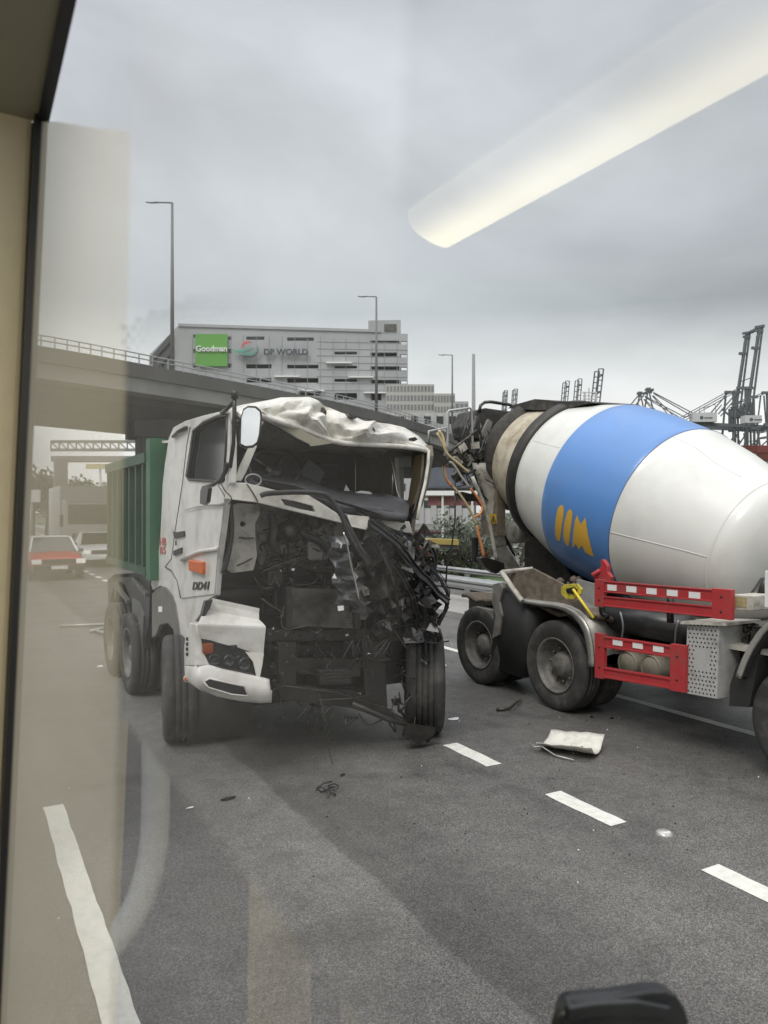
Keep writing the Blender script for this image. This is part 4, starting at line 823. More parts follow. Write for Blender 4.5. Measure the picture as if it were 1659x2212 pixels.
MB().tube([MP(x, y, 9.08) for x, y in [(1066, 1114), (1061, 1127), (1071, 1127), (1066, 1114)]], .006, 5).tube([MP(1066, 1119, 9.08), MP(1066, 1125, 9.08)], .006, 5).build('warning_symbol', black, M)
MB().tube([MP(x, y, 8.9) for x, y in [(958, 1007), (962, 1030), (972, 1045), (994, 1069), (1018, 1107), (1030, 1135)]], .018, 8, sub=4).tube([MP(x, y, 8.9) for x, y in [(944, 935), (956, 958), (966, 980), (985, 997), (1000, 1010), (1012, 1020)]], .018, 8, sub=4).tube([MP(x, y, 8.9) for x, y in [(948, 930), (956, 944), (962, 970)]], .022, 8, sub=4).build('pale_hose', yellowh, M)
MB().tube([MP(x, y, 8.88) for x, y in [(962, 1003), (970, 999), (979, 1003), (999, 1033), (1015, 1054)]], .017, 8, sub=4).build('pale_hose', dirtyw, M)
MB().tube([MP(x, y, 8.88) for x, y in [(1015, 1054), (1028, 1070), (1040, 1088), (1042, 1098), (1037, 1110), (1025, 1117)]], .017, 8, sub=4).tube([MP(x, y, 8.9) for x, y in [(1030, 1135), (1034, 1155), (1041, 1182), (1045, 1202)]], .02, 8, sub=4).tube([MP(x, y, 8.9) for x, y in [(958, 1000), (964, 1034), (976, 1050)]], .02, 8, sub=4).build('orange_hose', orangeh, M)
m = MB(); T_ = lambda pts, s_, r_=.018: m.tube([MP(x, y, s_) for x, y in pts], r_, 8)
T_([(966, 1010), (968, 960), (966, 892), (970, 887), (1014, 881), (1018, 884), (1021, 950), (1022, 1016)], 9.3); T_([(927, 960), (926, 932), (966, 923), (966, 960), (957, 1000)], 9.1)
m.build('ladder_handrail', galv, M)
m = MB(); T_([(1035, 890), (1038, 876), (1047, 869), (1060, 868), (1100, 874), (1110, 880)], 9.6, .025); T_([(966, 980), (1005, 950), (1030, 930)], 9.2, .022); T_([(1016, 890), (1000, 940), (1004, 980)], 9.4, .02); T_([(1030, 900), (1012, 950), (1024, 1000), (1050, 1040), (1068, 1090)], 9.4, .035); T_([(1068, 1090), (1088, 1150), (1110, 1200)], 9.2, .03)
m.build('hopper_frame', greasy, M)
# hopper: ragged black trough over the drum mouth
hp1 = [[on_s(x, y, s_) for x, y in lerp_path(p, 20)] for p, s_ in [([(1028, 890), (1048, 886), (1062, 888), (1092, 890)], 9.9), ([(1030, 898), (1046, 940), (1050, 972), (1054, 1000)], 9.5)]]
MB().plate([on_s(x, y, 9.6) for x, y in [(1028, 886), (1050, 881), (1092, 887), (1128, 890), (1100, 912), (1075, 945), (1060, 975), (1052, 1010), (1040, 985), (1042, 950), (1020, 945), (1014, 920)]], (0, .5, 0)).build('hopper', mat('hopper_black', (.03, .029, .027), .6, var=.4, scale=10, dirt=(.12, .11, .09), dirt_amt=.6, dscale=8), M, bev=.02)
MB().plate([on_n(x, y, 7.2) for x, y in [(1096, 882), (1112, 874), (1155, 862), (1172, 863), (1200, 867), (1273, 867), (1278, 870), (1262, 873), (1220, 884), (1162, 886)]], (.9, 0, .02)).build('hopper_cover', MATS['hopper_black'], M)
MB().plate([on_s(x, y, 9.3) for x, y in [(1056, 905), (1064, 912), (1050, 960), (1058, 1000), (1046, 985), (1040, 940)]], (.03, .1, 0)).build('frame_gusset', fender, M)
g = random.Random(31); m = MB()
for _ in range(46):
    p = on_s(g.uniform(1000, 1062), g.uniform(935, 1060), g.uniform(9.1, 9.6)); d = V(g.uniform(-.2, .2), 0, g.uniform(-.35, .35)); m.tube([p-d, p+V(g.uniform(-.08, .08), 0, -.08), p+d], g.uniform(.006, .02), 6, sub=3)
m.build('loose_cable', black, M)
g = random.Random(33); m = MB(); m2 = MB()
for _ in range(26):
    p = on_s(g.uniform(985, 1050), g.uniform(960, 1030), g.uniform(9.2, 9.5)); (m if g.random() < .6 else m2).box(p, (g.uniform(.04, .16), .08, g.uniform(.04, .16)), Matrix.Rotation(g.uniform(-.8, .8), 3, 'Y'))
m.build_each('hydraulic_fitting', greasy, M); m2.build_each('hydraulic_fitting', dirtyw, M)
MB().b2((6.9, 9.1, 2.0), (7.05, 9.5, 2.75)).build('valve_block', brownd, M)
MB().plate([on_s(x, y, 8.8) for x, y in [(925, 975), (962, 985), (972, 1000), (948, 1008), (930, 1012), (925, 995)]], (0, .1, 0)).build('bent_chute_piece', dark, M)
m = MB().plate([on_s(x, y, 8.6) for x, y in [(1038, 1206), (1050, 1203), (1090, 1216), (1092, 1232), (1072, 1240), (1050, 1226)]], (.05, .2, 0)); m.build('junction_box', dark, M, bev=.015)
MB().plate([on_s(x, y, 9.0) for x, y in [(983, 1066), (1000, 1062), (1030, 1070), (1034, 1082), (1004, 1084)]], (0, .05, 0)).build('light_bracket', black, M, bev=.01)
MB().tube([on_s(983, 1035, 8.95), on_s(983, 1120, 8.95), on_s(976, 1180, 8.95), on_s(966, 1215, 8.95), on_s(963, 1262, 8.95)], .012, 6).build('hanging_rope', black, M)
MB().cbox(on_s(1032, 1215, 9.0)-V(.05, 0, 0), on_s(1024, 1160, 9.0)+V(.08, .1, 0), .02).build('tail_bracket', black, M)
MB().lathe(on_n(1108, 1150, 7.0), (-1, 0, 0), [(-.3, .16), (0, .16), (.02, .14), (.03, .001)], 24).build('drum_roller', fender, M)
MB().plate([on_n(x, y, 7.1) for x, y in [(1140, 1180), (1190, 1192), (1188, 1197), (1140, 1186)]], (.3, 0, 0)).build('roller_bracket', galv, M)
MB().lathe(DO-AX*.22, -AX, [(0, .22), (.1, .22), (.12, .16), (.5, .16)], 24).build('drum_gearbox', galv, M)

# ================================================================== DEBRIS ON THE ROAD
def debris(name, mb, m_, label, cat='debris', group='crash debris on the road', bev=0): return mb.build(name, m_, None, bev, label=label, cat=cat, group=group)
rows = []
for i in range(14):
    v_ = i/13; row = []
    for j in range(22):
        u = j/21
        a = on_z(1190, 1597, 0).lerp(on_z(1306, 1618, 0), u); b = on_z(1158, 1626, 0).lerp(on_z(1277, 1649, 0), u); q = a.lerp(b, v_)
        q.z = .03+.10*(abs(v_-.5)*2)**2*(.7+.5*u)+.012*mn.noise(V(u*5, v_*4, 0)); q.x += .01*mn.noise(V(u*8, v_*8, 3)); row.append(q)
    rows.append(row)
mp_ = MB().grid(rows, (0, 0, -.008)); 
pan = debris('body_panel', mp_, mat('panel_cream', (.66, .65, .58), .5, var=.08, scale=8, dirt=(.30, .28, .22), dirt_amt=.5, dscale=9), 'curved off white truck panel lying upturned on the asphalt before the mixer')
MB().tube([on_z(1234, 1610, .06), on_z(1237, 1616, .05), on_z(1241, 1625, .06), on_z(1238, 1629, .05)], .006, 5).tube([on_z(1256, 1612, .07), on_z(1263, 1616, .06)], .006, 5).build('clip', dark, pan)
MB().tube([on_z(1145, 1608, .05), on_z(1156, 1614, .06), on_z(1170, 1612, .06), on_z(1200, 1632, .02), on_z(1240, 1642, .02)], .008, 6).build('bent_strip', galv, pan)
def chip(px, py, l, w_, m_, label, ang=0, h=.02, cat='debris', seed=0):
    g = random.Random(int(px*7+py)+seed); c = on_z(px, py, 0); n_ = 7; pts = []
    for k in range(n_):
        a = 2*math.pi*k/n_; r_ = g.uniform(.75, 1.15); x = math.cos(a)*l/2*r_; y = math.sin(a)*w_/2*r_; pts.append(c+V(x*math.cos(ang)-y*math.sin(ang), x*math.sin(ang)+y*math.cos(ang), .006+g.uniform(0, h)))
    m = MB(); t_ = c+V(0, 0, .006+h); m.add(pts+[t_]+[p*1.0-V(0, 0, p.z-.005) for p in pts], [(k, (k+1) % n_, n_) for k in range(n_)]+[(k, n_+1+k, n_+1+(k+1) % n_, (k+1) % n_) for k in range(n_)])
    return debris('road_debris', m, m_, label, cat)
chip(980, 1555, .13, .07, swhite, 'small white flake on the asphalt beside the wrecked cab', -.3)
chip(962, 1440, .09, .05, swhite, 'small white scrap near the dashed line behind the wrecked cab', .4)
chip(492, 1727, .13, .06, black, 'dark flat lump on the pale lane in front of the dump truck', .1, .015)
chip(410, 1747, .07, .02, swhite, 'thin white splinter on the pale lane near the dump truck', .1, .01)
chip(1278, 1600-50, .05, .04, black, 'tiny black crumb in front of the mixer rear wheel', 0)
chip(1322, 1601-48, .05, .03, dark, 'tiny dark crumb beneath the mixer side guard', 0)
chip(740, 1676, .06, .03, black, 'dark shard beside the tangled wires on the road', .5)
m = MB(); g = random.Random(3)
for _ in range(9):
    c = on_z(g.uniform(688, 726), g.uniform(1696, 1714), .02); d = V(g.uniform(-.1, .1), g.uniform(-.07, .07), g.uniform(0, .03)); m.tube([c-d, c+V(0, 0, .02), c+d], g.uniform(.004, .009), 5)
debris('wire_tangle', m, black, 'tangle of torn black wires on the road before the wreck', 'wires')
m = MB().tube([on_z(1072, 1533, .02), on_z(1100, 1530, .03), on_z(1112, 1520, .06), on_z(1125, 1512, .03)], [.02, .012], 6, sub=2); debris('bent_bracket', m, greasy, 'bent metal bracket on the asphalt between the two trucks', 'bracket')
m = MB(); 
for a, b in (((130, 1352), (228, 1349)), ((195, 1364), (230, 1355)), ((205, 1362), (232, 1368))): m.tube([on_z(*a, .04), on_z(*b, .05)], .03, 6)
debris('fallen_rod', m, galv, 'bent metal rods lying on the road left of the dump truck', 'metal rods')
chip(215, 1441, .12, .1, swhite, 'white scrap on the road left of the truck rear wheels', .2)
cs = on_z(1435, 1801, 0); st = MB().lathe(cs, (0, 0, 1), [(0, .062), (.01, .06), (.022, .045), (.026, .001)], 24)
stud = st.build('road_stud', mat('stud_metal', (.5, .5, .48), .35, metal=.5), None, label='round raised road stud between two lane dashes', cat='road stud')
MB().box(cs+V(-.01, -.03, .018), (.06, .03, .012)).build('stud_reflector', refl, stud)
# small stones and glass crumbs: scattered, uncountable
m = MB(); g = random.Random(12)
for _ in range(420):
    x = g.gauss(4.8, 1.5); y = g.uniform(3.6, 12); r_ = g.uniform(.002, .008)
    c = V(x, y, .003+r_*.4); m.lathe(c-V(0, 0, r_*.5), (g.uniform(-.4, .4), g.uniform(-.4, .4), 1), [(0, r_), (r_, r_*.5)], 5, mi=g.choice((0, 1, 1, 1, 1, 1)), smooth=False, caps=True)
m.build('glass_crumbs', [refl, dark], None, label='glass crumbs and grit scattered over the asphalt', cat='grit', kind='stuff')

# ================================================================== GUARD RAILS
def rail(x, y0, y1, z0, label, beams=((0, .30),), post=4.0, group='roadside guard rails'):
    t = thing('guard_rail', V(x, (y0+y1)/2, 0), label, 'guard rail', group)
    for dz, h in beams:
        a = z0+dz; pr_ = [(0, 0), (-.03, .04), (-.08, .08), (-.08, .12), (-.02, .155), (-.08, .19), (-.08, .23), (-.03, .27), (0, .31)]; pr_ = [(p*1.0, q*h/.31) for p, q in pr_]
        MB().grid([[V(x+p, y0, a+q) for p, q in pr_], [V(x+p, y1, a+q) for p, q in pr_]], (.008, 0, 0), smooth=False).build('rail_beam', galv, t)
    y = y0+.5
    while y < min(y1, 70): MB().b2((x+.01, y, 0), (x+.13, y+.1, z0+beams[-1][0]+beams[-1][1])).build('rail_post', galv, t); y += post
    return t
rail(10.7, 2, 120, .48, 'near steel guard rail beyond the edge line behind the mixer')
t = rail(12.9, 2, 120, .55, 'second guard rail on the verge behind the near rail', ((0, .16),))
rail(21.5, 2, 160, .62, 'farthest guard rail beside the bushes', ((0, .2),))
MB().add([(13.2, 0, .05), (21, 0, .05), (21, 200, .05), (13.2, 200, .05)], [(0, 1, 2, 3)]).build('grass_verge', grassm, None, label='strip of green grass between the guard rails', cat='grass', kind='stuff')
# ================================================================== OVERPASS
H = 6.5
path = [(-34, 13.0), (-26, 18.5), (-18.5, 25.5), (-13.8, 29.7), (-10.3, 34.2), (-4.8, 42.2), (-1, 48.5), (2.4, 55.7), (5.2, 63.0), (7.3, 71.5), (9.5, 84), (11, 100)]
P3 = smooth_path([Vector((a, b, 0)) for a, b in path], 5); zt = CH+H
BR = thing('overpass', cw(-4.8, 42.2, 0), 'dark concrete flyover curving down behind both trucks', 'bridge')
def sweep(sec, name, m_, par):
    rows = []
    for i, p in enumerate(P3):
        t_ = (P3[min(i+1, len(P3)-1)]-P3[max(i-1, 0)]).normalized(); nn = Vector((-t_.y, t_.x, 0))
        rows.append([cw(p.x+nn.x*o_, p.y+nn.y*o_, zt+z_) for o_, z_ in sec+[sec[0]]])
    return MB().grid(rows, None, smooth=False).build(name, m_, par)
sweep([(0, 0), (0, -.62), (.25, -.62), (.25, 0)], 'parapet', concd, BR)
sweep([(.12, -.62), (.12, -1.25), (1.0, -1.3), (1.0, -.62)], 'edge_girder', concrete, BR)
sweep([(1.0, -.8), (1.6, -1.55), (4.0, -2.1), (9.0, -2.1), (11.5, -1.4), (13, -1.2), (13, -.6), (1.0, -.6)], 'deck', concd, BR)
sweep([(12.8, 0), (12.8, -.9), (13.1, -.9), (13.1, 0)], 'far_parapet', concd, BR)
m = MB()
for h_ in (.22, .42): m.tube([cw(p.x, p.y, zt+h_) for p in P3], .03, 5)
for i in range(0, len(P3)-1):
    for k in (0, .5): p = P3[i].lerp(P3[i+1], k); m.bar(cw(p.x, p.y, zt-.05), cw(p.x, p.y, zt+.42), .05)
m.build('parapet_railing', galv, BR)
for X, Y in ((-10.2, 36.5), (-25, 30), (2.0, 62)):
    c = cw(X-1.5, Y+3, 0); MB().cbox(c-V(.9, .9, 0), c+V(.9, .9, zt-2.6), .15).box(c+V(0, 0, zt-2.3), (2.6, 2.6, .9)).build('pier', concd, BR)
# lamp posts on the flyover
def lamp_post(px, ytop, Y, label, base=None):
    p = cw((px-829.5)/F*Y, Y, zt-.2); top_ = CH+(1106-ytop)/F*Y
    t = thing('street_lamp', p, label, 'street lamp', 'lamp posts on the flyover')
    q = V(p.x, p.y, top_); MB().tube([p, q], [.11, .06], 10).build('pole', stainm, t)
    r = cw(-1, 0, 0); MB().tube([q, q+r*.75+V(0, 0, .02)], .035, 6).build('arm', stainm, t)
    MB().tube([q+r*.7+V(0, 0, .02), q+r*1.0, q+r*1.25+V(0, 0, .03)], [.05, .03], 8).build('lamp_head', stainm, t)
lamp_post(372, 438, 36.3, 'tall single arm lamp post on the flyover by the dump truck cab')
lamp_post(813, 641, 51.5, 'middle lamp post on the flyover, in front of the grey warehouse')
lamp_post(977, 767, 70, 'farthest lamp post of the flyover, left of the tall chimney')

# ================================================================== WAREHOUSE
WB = cw(-26, 222, 0)
WH = thing('warehouse', WB, 'large grey multi storey warehouse with green sign and dark lettering', 'building')
A0, B0, C0 = (-80, 262), (-58.8, 220), (7.1, 228.5)
def fp(x, y, off=0):       # crop coordinates of the front face -> face plane
    X = 293.8+.4063*x; Y_ = 604.9+.4063*y; a = (X-829.5)/F
    # intersect the plan ray with line B0-C0
    dx, dy = C0[0]-B0[0], C0[1]-B0[1]; t_ = (a*B0[1]-B0[0])/(dx-a*dy); P_ = (B0[0]+dx*t_, B0[1]+dy*t_)
    nrm = Vector((dy, -dx)).normalized(); d = P_[1]
    return cw(P_[0]+nrm[0]*off, P_[1]+nrm[1]*off, CH+(1106-Y_)/F*d)
holes = [(585, 682, 300, 318), (803, 945, 305, 323), (1245, 1400, 322, 336), (1055, 1175, 380, 396), (1247, 1390, 385, 410), (585, 720, 447, 470), (803, 970, 450, 470), (1055, 1175, 455, 470), (1247, 1400, 458, 480), (585, 720, 520, 545), (803, 970, 520, 546), (1055, 1175, 525, 541), (1247, 1400, 530, 554), (870, 980, 597, 614), (1055, 1175, 600, 636), (1247, 1305, 600, 640), (305, 318, 290, 308), (305, 318, 365, 388), (305, 318, 442, 466), (488, 508, 300, 318), (488, 508, 367, 390), (488, 508, 444, 466), (1408, 1440, 325, 342), (1405, 1440, 395, 412), (1405, 1440, 463, 482), (1405, 1440, 535, 553), (585, 720, 675, 700), (803, 970, 680, 700)]
hl_ = [[fp(a, c), fp(b, c), fp(b, d), fp(a, d)] for a, b, c, d in holes]
bot = [fp(1445, 285), fp(1445, 1240), fp(225, 1240), fp(225, 240)]
oback = cw(.0, 1.2, 0)
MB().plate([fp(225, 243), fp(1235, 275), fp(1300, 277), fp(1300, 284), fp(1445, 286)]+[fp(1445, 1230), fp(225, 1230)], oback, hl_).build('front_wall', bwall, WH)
m = MB(); m.plate([cw(A0[0], A0[1], 0), cw(B0[0], B0[1], 0), cw(B0[0], B0[1], CH+403/F*220), cw(A0[0], A0[1], CH+339/F*262)], oback); m.build('side_wall', bwall, WH)
zr = 52
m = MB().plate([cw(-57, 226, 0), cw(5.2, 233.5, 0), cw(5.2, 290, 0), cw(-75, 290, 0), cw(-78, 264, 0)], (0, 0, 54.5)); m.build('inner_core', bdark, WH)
# side wing details
m = MB()
for k in range(6):
    z_ = CH+(1106-723-k*29)/F*220; m.bar(cw(-62, 224, z_), cw(-77.5, 256, z_*.97+1.2), .6, 2.2)
m.build('side_deck_opening', bdark, WH)
m = MB().plate([cw(-73, 248, 25), cw(-68.3, 238.5, 25), cw(-68.3, 238.5, 48), cw(-73, 248, 47.5)], cw(-.6, -.3, 0)); m.build('side_banner', tgreen, WH)
m = MB()
for k, (a, b, y) in enumerate([(1010, 1145, 442), (1130, 1260, 518), (735, 870, 515), (860, 1000, 590), (1210, 1325, 601)]): m.bar(fp(a, y, .5), fp(b, y, .5), 1.2, .35)
m.build_each('white_wall_bar', swhite, WH)  # plain white bars set along the wall
m = MB().plate([fp(1235, 215), fp(1408, 212), fp(1408, 285), fp(1235, 280)], cw(0, 14, 0)).bar(fp(225, 240), fp(1300, 272), .8); m.build('roof_plant_room', bwall, WH)
MB().plate([fp(1320, 235, .1), fp(1385, 235, .1), fp(1385, 275, .1), fp(1320, 275, .1)], cw(0, -.1, 0)).build('plant_room_louvre', concd, WH)
m = MB()
for k in range(8): m.bar(fp(960, 318+k*37+9, .06), fp(1440, 330+k*36+6, .06), .12)
for k in range(17): m.bar(fp(300+k*68, 284+k*2, .06), fp(300+k*68, 700, .06), .12)
m.build('panel_joint', mat('joint_grey', (.34, .35, .35), .8), WH)
m = MB(); g = random.Random(4)
for k in range(60):
    x = 230+k*17.8+g.uniform(-4, 4); y = 241+(x-230)*.032; m.bar(fp(x, y), fp(x, y-g.uniform(2, 8)), .15)
m.build('roof_railing', concd, WH)
def ftext(txt, x0, y0, x1, y1, m_, name, bold=.0):
    a = fp(x0, y1, 1.0); b = fp(x1, y1, 1.0); u = (b-a).normalized(); h = (fp(x0, y0, 1.0)-a).z; outv = cw(0, -1, 0)
    text_mb(txt, h, .4, lambda x, y, z: a+u*x+V(0, 0, y)+outv*z, 0, bold, (b-a).length).build(name, m_, WH)
sg = MB().plate([fp(318, 291, .5), fp(487, 291, .5), fp(487, 461, .5), fp(318, 461, .5)], cw(0, -.4, 0)).build('green_sign_panel', gsign, WH)
ftext('Goodman', 322, 353, 486, 385, swhite, 'sign_lettering', .02)
ftext('DP WORLD', 681, 370, 915, 403, sdark, 'sign_lettering', .03)
def ribbon(pts, w0, name, m_):
    m = MB(); n_ = len(pts); P_ = lerp_path(pts, 18); rr = []
    for i, (x, y) in enumerate(P_):
        a = P_[max(i-1, 0)]; b = P_[min(i+1, 17)]; d = math.hypot(b[0]-a[0], b[1]-a[1]); nx, ny = -(b[1]-a[1])/d, (b[0]-a[0])/d; w_ = w0*(.15+.85*math.sin(math.pi*i/17)); rr.append([fp(x+nx*w_, y+ny*w_, 1.1), fp(x-nx*w_, y-ny*w_, 1.1)])
    m.grid(rr, cw(0, -.3, 0), smooth=False).build(name, m_, WH)
ribbon([(562, 368), (568, 348), (585, 337), (606, 334), (620, 338)], 6, 'logo_arc', sred)
ribbon([(508, 372), (535, 385), (565, 383), (600, 375), (628, 370)], 6, 'logo_arc', mat('logo_green', (.10, .36, .26), .6))
ribbon([(540, 395), (575, 398), (610, 400), (640, 385), (650, 355)], 5, 'logo_arc', MATS['logo_green'])
ribbon([(548, 404), (585, 412), (622, 413), (648, 392), (654, 366)], 4, 'logo_arc', sdark)
# ================================================================== OTHER BUILDINGS
def bldg(x0, x1, ytop, Y, label, name='tower_block', m_=None, rows_=8, cols=10, depth=18, grid_=True, ybot=1106, group='distant blocks'):
    a = (x0-829.5)/F*Y; b = (x1-829.5)/F*Y; z = CH+(1106-ytop)/F*Y; t = thing(name, cw((a+b)/2, Y, 0), label, 'building', group)
    m = MB().plate([cw(a, Y, 0), cw(b, Y, 0), cw(b, Y, z), cw(a, Y, z)], cw(0, depth, 0)); m.build('wall', m_ or bwall, t)
    dw = (b-a)/cols; dh = (z-2)/rows_; m = MB()
    for i in range(cols):
        for j in range(rows_):
            if grid_: m.plate([cw(a+dw*(i+.16), Y-.06, 2+dh*(j+.2)), cw(a+dw*(i+.84), Y-.06, 2+dh*(j+.2)), cw(a+dw*(i+.84), Y-.06, 2+dh*(j+.8)), cw(a+dw*(i+.16), Y-.06, 2+dh*(j+.8))], cw(0, .05, 0))
            elif i == 0: m.plate([cw(a+dw*.2, Y-.06, 2+dh*(j+.35)), cw(b-dw*.2, Y-.06, 2+dh*(j+.35)), cw(b-dw*.2, Y-.06, 2+dh*(j+.8)), cw(a+dw*.2, Y-.06, 2+dh*(j+.8))], cw(0, .05, 0))
    m.build('window_bay', mat('bay_grey', (.20, .205, .20), .7, var=.15, scale=.2) if grid_ else bdark, t)
    if not grid_:
        m = MB()
        for i in range(cols+1): m.bar(cw(a+dw*i, Y-.3, 0), cw(a+dw*i, Y-.3, z), .8)
        m.build('column', m_ or bwall, t)
    return t
pale = mat('block_pale', (.40, .395, .37), .8, var=.06, scale=.1)
bldg(834, 938, 830, 190, 'pale gridded block right of the warehouse, widest of three', m_=pale, rows_=14, cols=14)
bldg(938, 983, 850, 188, 'lower pale gridded block beside the widest one', m_=pale, rows_=11, cols=7)
bldg(983, 1012, 867, 200, 'plain grey block just left of the chimney', m_=bwall, rows_=9, cols=3, grid_=True)
bldg(828, 1018, 892, 150, 'low white parking building with open decks behind the flyover', 'parking_building', mat('deck_white', (.48, .48, .47), .7, var=.05, scale=.2), rows_=6, cols=7, grid_=False, depth=30)
ch = thing('chimney', cw((1023-829.5)/F*400, 400, 0), 'tall slender grey chimney left of the mixer truck', 'chimney')
p = cw((1023-829.5)/F*400, 400, 0); MB().tube([p, p+V(0, 0, CH+(1106-765)/F*400)], [1.35, .8], 16).build('shaft', mat('chimney_grey', (.26, .265, .265), .8), ch)
# ================================================================== HARBOUR CRANES
def crane(lines, Y, gap, label, box=None, thick=1.0, cabins=(), name='harbour_crane'):
    xs = [l[0][0] for l in lines]; c = at(sum(xs)/len(xs), 1106, Y); c.z = 0; t = thing(name, c, label, 'crane', 'harbour cranes')
    m = MB()
    for (a, b, wpx) in lines:
        for d in ((0, gap) if wpx > .9 else (gap/2,)):
            pa_ = at(a[0], a[1], Y); pb_ = at(b[0], b[1], Y); off = cw(0, d, 0); m.bar(pa_+off, pb_+off, wpx*.8*Y/F, wpx*.8*Y/F)
    for (a, b, wpx) in lines[::3]:
        p = at(b[0], b[1], Y); m.bar(p, p+cw(0, gap, 0), wpx*Y/F)
    m.build('frame', craneg, t)
    for (x0, y0, x1, y1) in cabins:
        k = MB().plate([at(x0, y0, Y-3), at(x1, y0, Y-3), at(x1, y1, Y-3), at(x0, y1, Y-3)], cw(0, 5, 0)).build('machinery_house', cranew, t)
        s_ = MB(); cx, cy = x0+(x1-x0)*.36, (y0+y1)/2+1
        s_.tube([at(cx+3.0*math.cos(q), cy+3.0*math.sin(q), Y-3.1) for q in [2*math.pi*i/12 for i in range(13)]], .8*Y/F, 5); s_.bar(at(cx-2, cy, Y-3.1), at(cx+2, cy, Y-3.1), 1.0*Y/F)
        for i in range(7): s_.bar(at(cx+6+i*2.6, cy+.3, Y-3.1), at(cx+7.8+i*2.6, cy+.3, Y-3.1), 2.0*Y/F, .4)
        s_.build('house_emblem', sdark, k)
    return t
zc = lambda L_: [((881.3+.4688*a, 674+.4688*b), (881.3+.4688*c, 674+.4688*d), w_) for a, b, c, d, w_ in L_]
def ladder(xa, ya, xb, yb, w_, n_, th_=2.2):
    L_ = [(xa-w_, ya, xb-w_, yb, th_*.9), (xa+w_, ya, xb+w_, yb, th_*.9)]
    for i in range(n_+1):
        t_ = i/n_; x = xa+(xb-xa)*t_; y = ya+(yb-ya)*t_; L_.append((x-w_, y, x+w_, y, th_*.8))
    return L_
crane(zc(ladder(452, 362, 445, 470, 7, 5)), 700, 8, 'leftmost tiny raised crane boom above the hopper')
crane(zc(ladder(497, 355, 489, 470, 8, 5)), 680, 8, 'second tiny raised crane boom above the hopper')
crane(zc(ladder(735, 318, 722, 460, 9, 6)), 560, 8, 'slim raised crane boom above the drum, left of its pair')
crane(zc(ladder(793, 308, 780, 460, 9, 6)), 550, 8, 'slim raised crane boom above the drum, right of its pair')
crane(zc(ladder(890, 262, 866, 470, 11, 8, 3)), 480, 9, 'leaning raised crane boom beside the white scaffold tower')
# scaffold tower
t = thing('scaffold_tower', at(1276, 1106, 440)-V(0, 0, CH), 'white lattice scaffold tower above the drum beside a leaning crane boom', 'tower'); m = MB()
for k in range(9):
    y = 848+k*7; m.bar(at(1258, y, 440), at(1290, y, 440), .5)
for x in (1262, 1272, 1288): m.bar(at(x, 846 if x != 1272 else 838, 440), at(x, 1106, 440), .5)
for x in (1264, 1286): m.bar(at(x, 848, 444), at(x, 1106, 444), .5)
m.build('lattice', cranew, t)
# big cranes
big = [(1105, 360, 1040, 440, 3), (1110, 360, 1130, 455, 3), (1105, 365, 1090, 450, 3), (1092, 358, 1128, 358, 5), (1098, 352, 1118, 352, 4), (1100, 370, 1124, 372, 4), (1130, 370, 1320, 470, 2.2), (1132, 376, 1310, 480, 2.2), (1130, 385, 1235, 490, 2), (1125, 385, 1210, 485, 2), (960, 435, 1015, 435, 4), (972, 430, 1000, 428, 3), (1200, 500, 1420, 520, 5), (1130, 455, 1140, 700, 4), (1060, 440, 1050, 700, 4)]
crane(zc(big), 430, 14, 'crane with lowered boom and pointed peak just above the blue band')
b2_ = [(1620, 70, 1560, 470, 6.5), (1634, 70, 1592, 400, 4), (1592, 400, 1578, 480, 4), (1600, 70, 1638, 64, 6), (1602, 85, 1636, 90, 6), (1583, 165, 1614, 168, 7), (1606, 110, 1590, 300, 1.5), (1515, 350, 1590, 350, 7), (1250, 500, 1520, 352, 2.2), (1270, 502, 1525, 360, 2.2), (1430, 470, 1525, 360, 3), (1440, 480, 1500, 410, 2.5), (1520, 352, 1500, 600, 4), (1560, 352, 1560, 640, 8), (1575, 352, 1580, 620, 4), (1250, 500, 1680, 545, 2), (1260, 512, 1700, 532, 9), (1500, 430, 1560, 480, 4), (1545, 420, 1590, 470, 5), (1500, 540, 1530, 600, 3), (1570, 540, 1520, 620, 3), (1620, 540, 1600, 660, 4), (1540, 430, 1540, 540, 7), (1340, 470, 1345, 440, 1), (1420, 470, 1415, 425, 1)]
crane(zc(b2_), 400, 14, 'tallest dark crane with steeply raised boom at the right', cabins=((1497, 891, 1549, 911),))
b3 = [(1645, 368, 1545, 410, 2.2), (1645, 375, 1540, 425, 2.2), (1630, 372, 1675, 372, 7), (1625, 385, 1610, 520, 3), (1640, 385, 1650, 520, 3), (1655, 378, 1660, 640, 5), (1640, 520, 1700, 525, 9), (1610, 545, 1625, 640, 4), (1620, 585, 1680, 580, 2), (1625, 620, 1680, 570, 3)]
crane(zc(b3), 380, 14, 'crane cut by the right edge of the photo behind the tallest one', cabins=((1610, 897, 1646, 913),))
def container(x0, x1, y0, y1, Y, m_, label):
    t = thing('shipping_container', at((x0+x1)/2, 1106, Y)-V(0, 0, CH-0), label, 'container', 'stacked containers')
    MB().plate([at(x0, y0, Y), at(x1, y0, Y), at(x1, y1, Y), at(x0, y1, Y)], cw(0, 6, 0)).build('body', m_, t); m = MB()
    for k in range(9): x = x0+(x1-x0)*(k+.5)/9; m.bar(at(x, y0, Y-.05), at(x, y1, Y-.05), .2)
    m.build('corrugation', m_, t)
g = random.Random(8)
cm = [rustc, mat('container_red', (.22, .07, .06), .7), mat('container_brown', (.16, .07, .05), .7), mat('container_grey', (.22, .22, .22), .7)]
i = 0
names_ = ['rust', 'red', 'brown', 'grey']
where = ['top left', 'top right', 'second row left', 'second row right', 'third row left', 'third row right', 'fourth row left', 'fourth row right']
